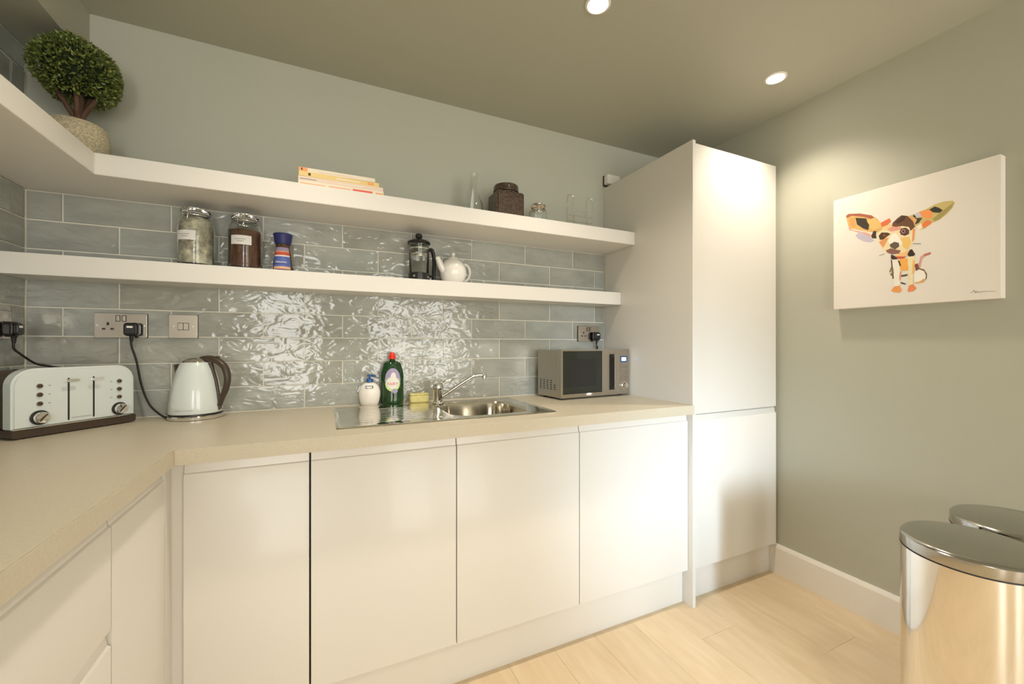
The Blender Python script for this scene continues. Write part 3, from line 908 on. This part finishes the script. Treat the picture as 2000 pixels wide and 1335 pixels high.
M['bk_peach'] = mat('peach_print', (.80, .45, .28), .5)
# instant coffee jar with blue lid
t = thing('coffee_jar', 'small instant coffee jar with navy blue lid and colourful label', 'jar', (.783, -.085, LZ1), -.08)
prof = [(0, 0), (.031, 0), (.034, .004), (.0345, .03), (.030, .07), (.0255, .095), (.025, .110), (0, .110)]
link('jar_body', lathe(bmesh.new(), prof, 32), 'coffee', t, smooth=40)
link('glass_wall', lathe(bmesh.new(), [(.0322, 0), (.0355, .004), (.036, .03), (.0315, .07), (.027, .095), (.0265, .112), (.0255, .112), (.0262, .095), (.0307, .07), (.0352, .03), (.0347, .004), (.0315, .0004)], 32), 'glass', t, smooth=40)
link('lid', lathe(bmesh.new(), [(0, .1122), (.027, .1122), (.030, .118), (.0335, .146), (.0355, .150), (.034, .154), (0, .154)], 32), 'blue_lid', t, smooth=40)
bm = bmesh.new()
def rad(z):
    for (r0, z0), (r1, z1) in zip(prof[1:], prof[2:]):
        if z0 <= z <= z1: return r0 + (r1 - r0) * (z - z0) / (z1 - z0) + .0023
    return .03
bands = [(.010, .020, 3), (.020, .050, 4), (.050, .060, 0), (.060, .0655, 1), (.0655, .078, 2), (.078, .083, 3), (.083, .097, 5)]
aw = .95
for z0, z1, mi in bands:
    for k in range(10):
        a0 = -PI / 2 - aw + 2 * aw * k / 10; a1 = -PI / 2 - aw + 2 * aw * (k + 1) / 10
        f = bm.faces.new([bm.verts.new((rad(z) * math.cos(a), rad(z) * math.sin(a), z)) for a, z in ((a0, z0), (a1, z0), (a1, z1), (a0, z1))])
        f.material_index = mi
text_bm(bm, 'ORIGINAL', .0088, face_mtx(0, -.0385, .036), mi=1)
link('front_label', bm, ['blueprint', 'label', 'redprint', 'bk_peach', 'blueprint', 'violetprint'], t)

# cafetiere
t = thing('cafetiere', 'glass and black cafetiere coffee press left of the white teapot', 'coffee press', (1.330, -.080, LZ1), .25)
r = .044
link('beaker', lathe(bmesh.new(), [(0, .014), (r - .003, .014), (r, .018), (r, .165), (r + .002, .170), (r - .0015, .170), (r - .0025, .165), (r - .0025, .019), (0, .017)], 36), 'glass', t, smooth=40)
bm = lathe(bmesh.new(), [(0, .0), (r + .003, 0), (r + .0035, .003), (r + .0035, .036), (r + .0012, .038), (r + .0012, .013), (0, .013)], 36)
link('base', bm, 'black', t, smooth=40)
for a in (.6, 2.2, 3.8, 5.3):
    link('base_stud', lathe(bmesh.new(), [(0, 0), (.006, 0), (.0055, .0018), (0, .002)], 14, mtx=Matrix.Rotation(a, 4, 'Z') @ Matrix.Translation((r + .0033, 0, .019)) @ Matrix.Rotation(PI / 2, 4, 'Y')), 'chrome', t, smooth=40)
bm = lathe(bmesh.new(), [(.0, .1705), (r + .003, .1705), (r + .008, .174), (r + .007, .181), (r - .010, .190), (.012, .1935), (.006, .194), (0, .194)], 36)
link('lid', bm, 'black', t, smooth=40)
bm = lathe(bmesh.new(), [(0, .194), (.009, .194), (.009, .199), (.0155, .203), (.0165, .212), (.013, .2185), (0, .220)], 24)
link('plunger_knob', bm, 'black', t, smooth=40)
bm = lathe(bmesh.new(), [(0, .118), (.0025, .118), (.0025, .1700), (0, .1700)], 10)
lathe(bm, [(0, .112), (r - .004, .112), (r - .0035, .118), (.006, .1195), (0, .120)], 32)
lathe(bm, [(r - .0037, .1195), (r - .0028, .1195), (r - .0028, .1265), (r - .0037, .1265)], 32)
link('plunger', bm, 'chrome', t, smooth=40)
bm = bmesh.new()
hp = smooth_path([(r + .002, 0, .150), (r + .020, 0, .155), (r + .029, 0, .140), (r + .034, 0, .10), (r + .033, 0, .06), (r + .031, 0, .020), (r + .037, 0, .003)], 6)
tube(bm, hp, .0085, 12, flat=1.2, up=Vector((0, 1, 0)))
tube(bm, [(r + .0015, 0, .030), (r + .031, 0, .030)], .006, 8, up=Vector((0, 1, 0)))
link('handle', bm, 'black', t, smooth=60)
bm = lathe(bmesh.new(), [(r + .0002, .146), (r + .0014, .146), (r + .0014, .152), (r + .0002, .152)], 36)
link('band', bm, 'chrome', t, smooth=40)

# teapot
t = thing('teapot', 'white ceramic teapot with rounded body right of the cafetiere', 'teapot', (1.492, -.082, LZ1), .30)
prof = [(0, 0), (.040, 0), (.043, .003), (.055, .018), (.0625, .042), (.0635, .062), (.058, .086), (.046, .104), (.031, .115), (.028, .118), (0, .118)]
link('body', lathe(bmesh.new(), prof, 44), 'ceramic', t, smooth=40)
bm = lathe(bmesh.new(), [(0, .1183), (.030, .1183), (.029, .121), (.018, .1265), (.008, .129), (.006, .133), (.0105, .138), (.0115, .143), (.008, .148), (0, .149)], 32)
link('lid', bm, 'ceramic', t, smooth=40)
bm = bmesh.new()
sp = smooth_path([(-.050, 0, .058), (-.066, 0, .074), (-.078, 0, .098), (-.089, 0, .116)], 6)
n = len(sp)
tube(bm, sp, .01, 16, rs=[.020 - .010 * i / (n - 1) for i in range(n)], up=Vector((0, 1, 0)))
link('spout', bm, 'ceramic', t, smooth=60)
hp = smooth_path([(.052, 0, .094), (.072, 0, .100), (.090, 0, .088), (.097, 0, .062), (.089, 0, .037), (.072, 0, .022), (.056, 0, .024)], 6)
link('handle', tube(bmesh.new(), hp, .0068, 12, flat=1.2, up=Vector((0, 1, 0))), 'ceramic', t, smooth=60)

# ------------------------------------------------------------ upper shelf
# books
def book(label, x0, x1, z0, h, cover, y0=-.262, d=.19, rz=0, marks=()):
    t = thing('book', label, 'book', ((x0 + x1) / 2, y0 + d / 2, z0), rz, 'cookery books stacked on the upper shelf')
    w = x1 - x0
    bm = bmesh.new()
    box(bm, -w / 2, w / 2, -d / 2, d / 2, 0, .0016); box(bm, -w / 2, w / 2, -d / 2, d / 2, h - .0016, h)
    box(bm, -w / 2, w / 2, -d / 2, -d / 2 + .002, .0016, h - .0016)
    link('cover', bm, cover, t)
    link('pages', bx(-w / 2 + .003, w / 2 - .003, -d / 2 + .0022, d / 2 - .003, .0018, h - .0018), 'page', t)
    if marks:
        bm = bmesh.new(); ms = []
        for (a, b, c, e, mm) in marks:
            if mm not in ms: ms.append(mm)
            box(bm, -w / 2 + a * w, -w / 2 + b * w, -d / 2 - .0005, -d / 2 - .0001, c * h, e * h, mi=ms.index(mm))
        link('spine_print', bm, ms, t)
M['bk_pink'] = mat('book_pale_pink', (.78, .62, .50), .5)
M['bk_yellow'] = mat('book_yellow', (.80, .60, .24), .5)
M['bk_cream'] = mat('book_cream', (.80, .72, .58), .5)
z = UZ1
hs = [.0165, .0150, .0165, .0150]
book('cream paperback with red lettering at the bottom of the book pile', .846, 1.150, z, hs[0], 'bk_cream', marks=[(.02, .30, .1, .35, 'orangeprint'), (.34, .60, .12, .45, 'bk_peach'), (.62, .86, .1, .6, 'redprint'), (.90, .99, .1, .5, 'orangeprint')]); z += hs[0] + .0002
book('pale pink paperback second from the bottom of the pile', .846, 1.148, z, hs[1], 'bk_pink', marks=[(.02, .2, .2, .45, 'ink'), (.45, .75, .25, .55, 'bk_cream')]); z += hs[1] + .0002
book('yellow paperback third from the bottom of the pile', .847, 1.132, z, hs[2], 'bk_yellow', rz=.01, marks=[(.11, .14, .2, .75, 'brown_plastic'), (.45, .75, .3, .6, 'bk_cream'), (.85, .93, .2, .8, 'orangeprint')]); z += hs[2] + .0002
book('cream and orange paperback on top of the book pile', .848, 1.118, z, hs[3], 'bk_cream', rz=-.008, marks=[(.0, .11, .05, .95, 'orangeprint'), (.03, .05, .3, .8, 'brown_plastic'), (.25, .7, .3, .5, 'bk_pink')])

# glass carafe
t = thing('carafe', 'clear glass bottle vase with narrow neck left of the dark canister', 'vase', (1.570, -.150, UZ1))
op = [(0, 0), (.040, 0), (.046, .006), (.047, .03), (.042, .065), (.028, .105), (.0185, .135), (.0175, .160), (.0225, .196), (.0235, .200)]
ip = [(.0220, .200), (.0208, .196), (.0158, .160), (.0168, .135), (.026, .105), (.040, .065), (.045, .03), (.044, .008), (0, .006)]
link('glass_body', lathe(bmesh.new(), op + ip, 40), 'glass', t, smooth=50)

# square dark canister with round lid
t = thing('canister', 'square dark brown textured ceramic canister with a round lid', 'canister', (1.742, -.140, UZ1))
bm = bmesh.new()
box(bm, -.071, .071, -.060, .060, 0, .135, bev=.006, seg=3)
link('body', bm, 'dark_ceramic', t, smooth=40)
bm = lathe(bmesh.new(), [(0, .135), (.055, .135), (.055, .140), (.061, .143), (.061, .166), (.058, .175), (.045, .179), (0, .180)], 40)
link('lid', bm, 'dark_ceramic', t, smooth=40)
link('lid_rim', lathe(bmesh.new(), [(.0613, .143), (.0625, .145), (.0625, .149), (.0613, .151)], 40), 'brown_plastic', t, smooth=40)

clip_jar('small_jar', 'small empty clip-top glass jar right of the dark canister', 'jar', (1.915, -.150, UZ1), .046, .108, 'flour', 0, rz=-.3, lab=False, cont=False)

# wire rack
t = thing('wire_rack', 'small silver wire rack with two tall loops beside the tall cabinet', 'rack', (2.158, -.165, UZ1), 0)
for s in (-1, 1):
    bm = tube(bmesh.new(), smooth_path([(-.019, 0, .003), (-.019, 0, .080), (-.019, 0, .162), (-.014, 0, .178), (0, 0, .184), (.014, 0, .178), (.019, 0, .162), (.019, 0, .08), (.019, 0, .003)], 5), 0.0032, 8, up=Vector((0, 1, 0)))
    link('loop', bm, 'chrome', t, (s * .059, 0, 0), smooth=60)
bm = bmesh.new()
for z in (.020, .048, .078): tube(bm, [(-.079, 0, z), (.079, 0, z)], .0018, 8)
link('crossbar', bm, 'chrome', t, smooth=60)
bm = bmesh.new()
for x in (-.078, .078): tube(bm, [(x, -.04, .0026), (x, .04, .0026)], .0025, 8)
link('foot_bar', bm, 'chrome', t, smooth=60)

# white sensor box by the wall above the tall cabinet's corner
t = thing('junction_box', 'small white plastic box on the wall above the tall cabinet top', 'electrical box', (2.478, -.0005, 2.145), 0)
bm = prism(bmesh.new(), rrect(-.045, .045, -.024, .030, .006, 3), -.042, -.006, bev=.003)
link('cover', bm, 'trim', t, smooth=40)
link('back_plate', bx(-.048, .044, -.0058, -.0001, -.030, .031), 'brown_plastic', t)

# ------------------------------------------------------------ topiary plant
t = thing('potted_topiary', 'round clipped green topiary tree in a speckled stone pot on the corner shelf', 'potted plant', (.198, -.150, UZ1))
link('pot', lathe(bmesh.new(), [(0, 0), (.050, 0), (.056, .004), (.072, .045), (.0775, .075), (.076, .098), (.071, .118), (.066, .123), (.062, .120), (.066, .095), (0, .090)], 40), 'terracotta', t, smooth=50)
link('soil', lathe(bmesh.new(), [(0, .104), (.030, .103), (.0645, .099)], 24), 'soil', t, smooth=50)
bm = bmesh.new()
CZ_ = .294
tube(bm, smooth_path([(.004, 0, .098), (.002, -.004, .150), (.006, .0, .200), (.0, .003, .270)], 5), .01, 10, rs=[.013, .0125, .012, .0115, .011, .011, .0105, .010, .010, .010, .009, .009, .008, .008, .007, .006])
for ang, sp in ((0, .055), (2.0, .05), (3.5, .055), (5.0, .045), (1.1, .04)):
    c_, s_ = math.cos(ang), math.sin(ang)
    tube(bm, smooth_path([(.003, 0, .125), (.018 * c_, .018 * s_, .168), (sp * .8 * c_, sp * .8 * s_, .215), (sp * 1.3 * c_, sp * 1.3 * s_, .275)], 4), .006, 8, rs=[.0085] * 3 + [.0075] * 3 + [.0065] * 3 + [.005] * 4)
link('stem', bm, 'bark', t, smooth=60)
RC = .106
bm = bmesh.new()
rnd = random.Random(3)
def crown_r(d):
    return RC * (1 - .05 * max(0, -d.z)) * (1 + .035 * math.sin(5 * d.x + 3 * d.y) * math.cos(4 * d.z))
for i in range(5200):
    while True:
        d = Vector((rnd.uniform(-1, 1), rnd.uniform(-1, 1), rnd.uniform(-1, 1)))
        if .1 < d.length < 1: break
    d.normalize()
    if d.z < -.86 : continue
    lay = rnd.random()
    p = d * crown_r(d) * (1 - .17 * lay ** 1.3)
    p.z *= .98
    p.z += CZ_
    out = (d + Vector((rnd.gauss(0, .55), rnd.gauss(0, .55), rnd.gauss(0, .55)))).normalized()
    side = out.cross(Vector((rnd.gauss(0, 1), rnd.gauss(0, 1), rnd.gauss(0, 1)))).normalized()
    L_ = rnd.uniform(.009, .014); wd = L_ * rnd.uniform(.26, .34)
    nn = out.cross(side)
    a = bm.verts.new(p); b = bm.verts.new(p + out * L_ * .5 + side * wd + nn * .001); c = bm.verts.new(p + out * L_); e = bm.verts.new(p + out * L_ * .5 - side * wd + nn * .001)
    bm.faces.new([a, b, c]); bm.faces.new([a, c, e])
o = link('foliage', bm, 'leaf', t)
o['kind'] = 'stuff'
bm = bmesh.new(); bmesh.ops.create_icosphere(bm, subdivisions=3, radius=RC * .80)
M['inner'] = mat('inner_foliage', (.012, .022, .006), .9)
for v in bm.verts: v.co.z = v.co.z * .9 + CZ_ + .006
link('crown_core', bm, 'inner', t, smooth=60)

# ------------------------------------------------------------ picture
t = thing('canvas_picture', 'white canvas print of a colourful patchwork chihuahua on the sage wall', 'picture', (RX, -.897, 1.340), -PI / 2)
# local x runs towards the camera (-y world), local -y is into the room
PW, PH = .504, .4915
link('canvas', bx(0, PW, -.040, -.0005, 0, PH, bev=.0012), 'canvas', t, smooth=40)
DOG=[((0.85,0.69,0.42),[(48,410),(58,416),(100,406),(143,384),(162,365),(176,338),(181,320),(165,307),(148,312),(123,323),(85,341),(64,350),(55,377)]),
((0.66,0.38,0.28),[(48,410),(58,416),(100,406),(143,385),(151,372),(137,372),(114,387),(70,404),(54,399)]),
((0.92,0.62,0.36),[(58,398),(82,395),(85,352),(67,356)]),
((0.95,0.74,0.45),[(126,369),(151,372),(170,350),(176,328),(148,322),(134,339)]),
((0.24,0.21,0.16),[(84,392),(123,378),(127,361),(134,347),(130,326),(112,338),(90,361)]),
((0.88,0.66,0.58),[(55,377),(64,350),(76,340),(123,318),(143,303),(137,297),(85,331),(61,344)]),
((0.76,0.73,0.8),[(84,315),(100,327),(123,308),(143,289),(151,277),(137,273),(114,282),(94,299)]),
((0.27,0.2,0.13),[(140,297),(148,318),(158,316),(157,299),(159,284),(145,288)]),
((0.8,0.72,0.46),[(263,348),(287,354),(310,359),(338,371),(362,374),(386,370),(392,361),(386,344),(371,325),(351,309),(331,303),(310,287),(294,285),(280,301)]),
((0.66,0.6,0.36),[(371,349),(391,363),(383,343),(353,312),(338,307),(331,318)]),
((0.95,0.6,0.34),[(294,356),(322,357),(333,342),(329,319),(310,327),(299,340)]),
((0.22,0.21,0.17),[(322,356),(338,363),(349,355),(360,342),(351,335),(333,342)]),
((0.92,0.5,0.28),[(301,305),(315,319),(329,309),(326,298),(306,289)]),
((0.95,0.9,0.8),[(283,300),(299,311),(303,292),(294,285)]),
((0.93,0.6,0.38),[(265,346),(275,340),(282,310),(272,322)]),
((0.28,0.22,0.16),[(274,345),(282,352),(284,334),(303,330),(292,313),(280,310),(287,327)]),
((0.78,0.76,0.82),[(277,352),(292,354),(301,337),(287,335)]),
((0.93,0.86,0.7),[(162,308),(181,317),(210,319),(228,321),(263,305),(281,294),(280,263),(272,233),(260,210),(243,195),(220,206),(197,214),(181,230),(170,256),(165,277)]),
((0.95,0.8,0.58),[(176,326),(207,333),(218,317),(197,309),(181,313)]),
((0.88,0.45,0.27),[(173,346),(202,357),(207,343),(197,332),(176,326)]),
((0.88,0.62,0.55),[(194,313),(210,321),(238,312),(240,301),(207,300)]),
((0.42,0.29,0.19),[(212,335),(228,350),(240,358),(260,349),(275,324),(281,301),(268,288),(263,305),(243,314),(223,316),(210,322)]),
((0.3,0.2,0.14),[(218,337),(233,345),(243,355),(255,349),(248,335),(228,326)]),
((0.92,0.62,0.38),[(274,296),(282,292),(278,251),(272,243)]),
((0.88,0.62,0.4),[(167,267),(185,282),(199,276),(189,255),(181,240)]),
((0.93,0.76,0.44),[(238,267),(263,267),(270,240),(258,214),(245,230)]),
((0.96,0.94,0.88),[(197,266),(210,290),(223,290),(233,271),(243,246),(233,235),(207,238)]),
((0.32,0.23,0.14),[(166,294),(176,305),(197,299),(205,291),(194,284),(181,275),(170,276)]),
((0.62,0.3,0.2),[(178,295),(189,295),(186,285)]),
((0.36,0.25,0.2),[(234,293),(239,305),(253,305),(264,292),(263,277),(250,273),(238,281)]),
((0.7,0.5,0.5),[(238,294),(243,301),(251,298),(252,286),(244,283)]),
((0.25,0.17,0.14),[(242,293),(245,297),(249,294),(249,288),(244,288)]),
((0.4,0.34,0.28),[(202,249),(218,257),(232,249),(233,235),(220,225),(205,238)]),
((0.55,0.38,0.33),[(190,228),(207,233),(220,225),(238,218),(233,206),(210,208),(194,218)]),
((0.95,0.76,0.5),[(220,202),(248,209),(265,213),(255,191),(238,186),(223,192)]),
((0.25,0.18,0.14),[(207,208),(225,195),(228,185),(212,186),(206,192)]),
((0.22,0.17,0.13),[(258,198),(265,213),(272,216),(282,193),(277,188),(263,186)]),
((0.95,0.68,0.32),[(233,184),(258,182),(263,159),(258,134),(238,136),(234,161)]),
((0.8,0.36,0.26),[(218,198),(255,190),(245,183),(230,186)]),
((0.94,0.92,0.87),[(210,185),(228,183),(235,151),(235,77),(218,79),(214,138)]),
((0.3,0.25,0.2),[(206,187),(210,185),(216,109),(212,108),(209,146)]),
((0.3,0.22,0.16),[(228,180),(234,177),(239,157),(235,154)]),
((0.94,0.88,0.7),[(260,188),(281,187),(280,153),(276,116),(275,78),(263,76),(263,127),(259,163)]),
((0.95,0.74,0.42),[(274,176),(281,165),(278,125),(272,113)]),
((0.92,0.62,0.52),[(235,135),(232,106),(237,97),(240,131)]),
((0.93,0.62,0.36),[(207,61),(218,76),(235,77),(242,57),(233,50),(215,53)]),
((0.93,0.55,0.34),[(258,51),(263,73),(275,78),(286,61),(277,51),(265,49)]),
((0.86,0.62,0.56),[(286,142),(294,163),(297,181),(310,191),(326,192),(326,185),(313,182),(302,172),(298,156),(296,137)]),
((0.76,0.42,0.35),[(306,187),(326,193),(327,186),(310,181)]),
((0.5,0.3,0.24),[(280,153),(289,157),(293,140),(296,130),(284,125)]),
((0.95,0.93,0.88),[(277,112),(282,127),(296,134),(310,126),(314,106),(310,89),(296,84),(280,83)]),
((0.45,0.36,0.26),[(294,137),(308,130),(316,112),(315,94),(311,88),(313,107),(308,123),(294,133)]),
((0.88,0.66,0.4),[(311,90),(306,81),(296,80),(280,79),(280,83),(296,86),(306,95)]),
((0.3,0.26,0.22),[(238,118),(260,120),(257,113),(240,112)]),
((0.32,0.28,0.24),[(238,92),(254,83),(252,79),(238,85)]),
((0.52,0.45,0.3),[(201,137),(207,157),(214,153),(216,128),(207,120),(204,128),(211,134),(210,147),(204,135)]),
((0.45,0.4,0.35),[(276,237),(299,232),(299,230),(276,235)]),
((0.55,0.5,0.42),[(167,211),(186,216),(187,214),(168,209)])]

cols = []
bm = bmesh.new()
def fill(poly, y, mi):
    vs = [bm.verts.new((x / 1000, y, z / 1000)) for x, z in poly]
    f = bm.faces.new(vs); f.material_index = mi
    f.normal_update()
    if f.normal.y > 0: f.normal_flip()
for i, (c, poly) in enumerate(DOG):
    if c not in cols: cols.append(c)
    fill(poly, -.0402 - i * .000012, cols.index(c))
bmesh.ops.triangulate(bm, faces=bm.faces[:])
mats = [mat('dog_paint', srgb(*[min(1, q * 1.0) for q in c]), .7) for c in cols]
link('painted_dog', bm, mats, t)
bm = bmesh.new()
tube(bm, smooth_path([(.431, -.0403, .0255), (.437, -.0403, .029), (.4405, -.0403, .035), (.4425, -.0403, .028), (.444, -.0403, .023), (.446, -.0403, .031), (.4495, -.0403, .024), (.452, -.0403, .0285), (.456, -.0403, .024), (.460, -.0403, .029), (.464, -.0403, .025), (.470, -.0403, .028), (.478, -.0403, .0255), (.492, -.0403, .0245)], 4), .0006, 5, flat=.4)
link('signature', bm, 'black', t)

# ------------------------------------------------------------ pedal bins
def bin_(label, x, y, rz):
    t = thing('pedal_bin', label, 'bin', (x, y, 0), rz, 'steel pedal bins by the right wall')
    r, h = .1385, .66
    link('base', lathe(bmesh.new(), [(0, .0003), (r + .002, .0003), (r + .003, .004), (r + .003, .026), (r, .030), (0, .030)], 56), 'black', t, smooth=40)
    link('body', lathe(bmesh.new(), [(r - .004, .0302), (r, .0302), (r, h - .038), (r - .004, h - .038)], 96), 'bin_steel', t, smooth=40)
    link('seal', lathe(bmesh.new(), [(0, h - .0375), (r + .0014, h - .0375), (r + .0018, h - .0345), (0, h - .034)], 72), 'black_rubber', t, smooth=40)
    link('lid', lathe(bmesh.new(), [(0, h - .0338), (r + .001, h - .0338), (r + .0018, h - .031), (r + .001, h - .007), (r - .004, h - .0015), (r - .010, h), (0, h + .0015)], 96), 'lid_steel', t, smooth=40)
    link('pedal', bx(-.025, .025, -r - .045, -r - .0035, .010, .018, bev=.003, seg=2), 'lid_steel', t, smooth=40)
    link('hinge', bx(-.03, .03, r + .003, r + .016, h - .05, h - .02, bev=.003), 'black', t)
    return t
bin_('polished steel pedal bin nearest the cabinets, in front', 2.487, -1.497, -.6)
bin_('polished steel pedal bin further back, against the right wall', 2.790, -1.500, -.6)

# ------------------------------------------------------------ recessed downlights
for i, (x, y) in enumerate([(2.757, -.809), (1.799, -.800), (.86, -.80), (1.8, -2.35), (.86, -2.35), (1.3, -3.7)]):
    lab = ['recessed round ceiling downlight nearest the right wall', 'recessed round ceiling downlight at the top edge above the sink',
           'recessed ceiling downlight over the left corner, outside the picture', 'recessed ceiling downlight behind the camera towards the bins',
           'recessed ceiling downlight behind the camera over the left run', 'recessed ceiling downlight nearest the rear windows'][i]
    t = thing('downlight', lab, 'ceiling light', (x, y, RZ), 0, 'recessed ceiling downlights')
    link('bezel', lathe(bmesh.new(), [(.034, -.0002), (.044, -.0002), (.0445, -.003), (.040, -.0055), (.036, -.0055), (.034, -.003)], 40), 'trim', t, smooth=40)
    link('lamp_face', lathe(bmesh.new(), [(0, -.0046), (.030, -.0044), (.0338, -.0030), (.0338, -.0003), (0, -.0003)], 36), 'emit', t, smooth=40)
    ld = bpy.data.lights.new('downlight_beam', 'SPOT')
    ld.energy = SPOT_W; ld.color = (1, .89, .75); ld.spot_size = math.radians(118); ld.spot_blend = 1; ld.shadow_soft_size = .035
    lo = bpy.data.objects.new('downlight_beam', ld); COL.objects.link(lo)
    lo.parent = t; lo.location = (0, 0, -.045)
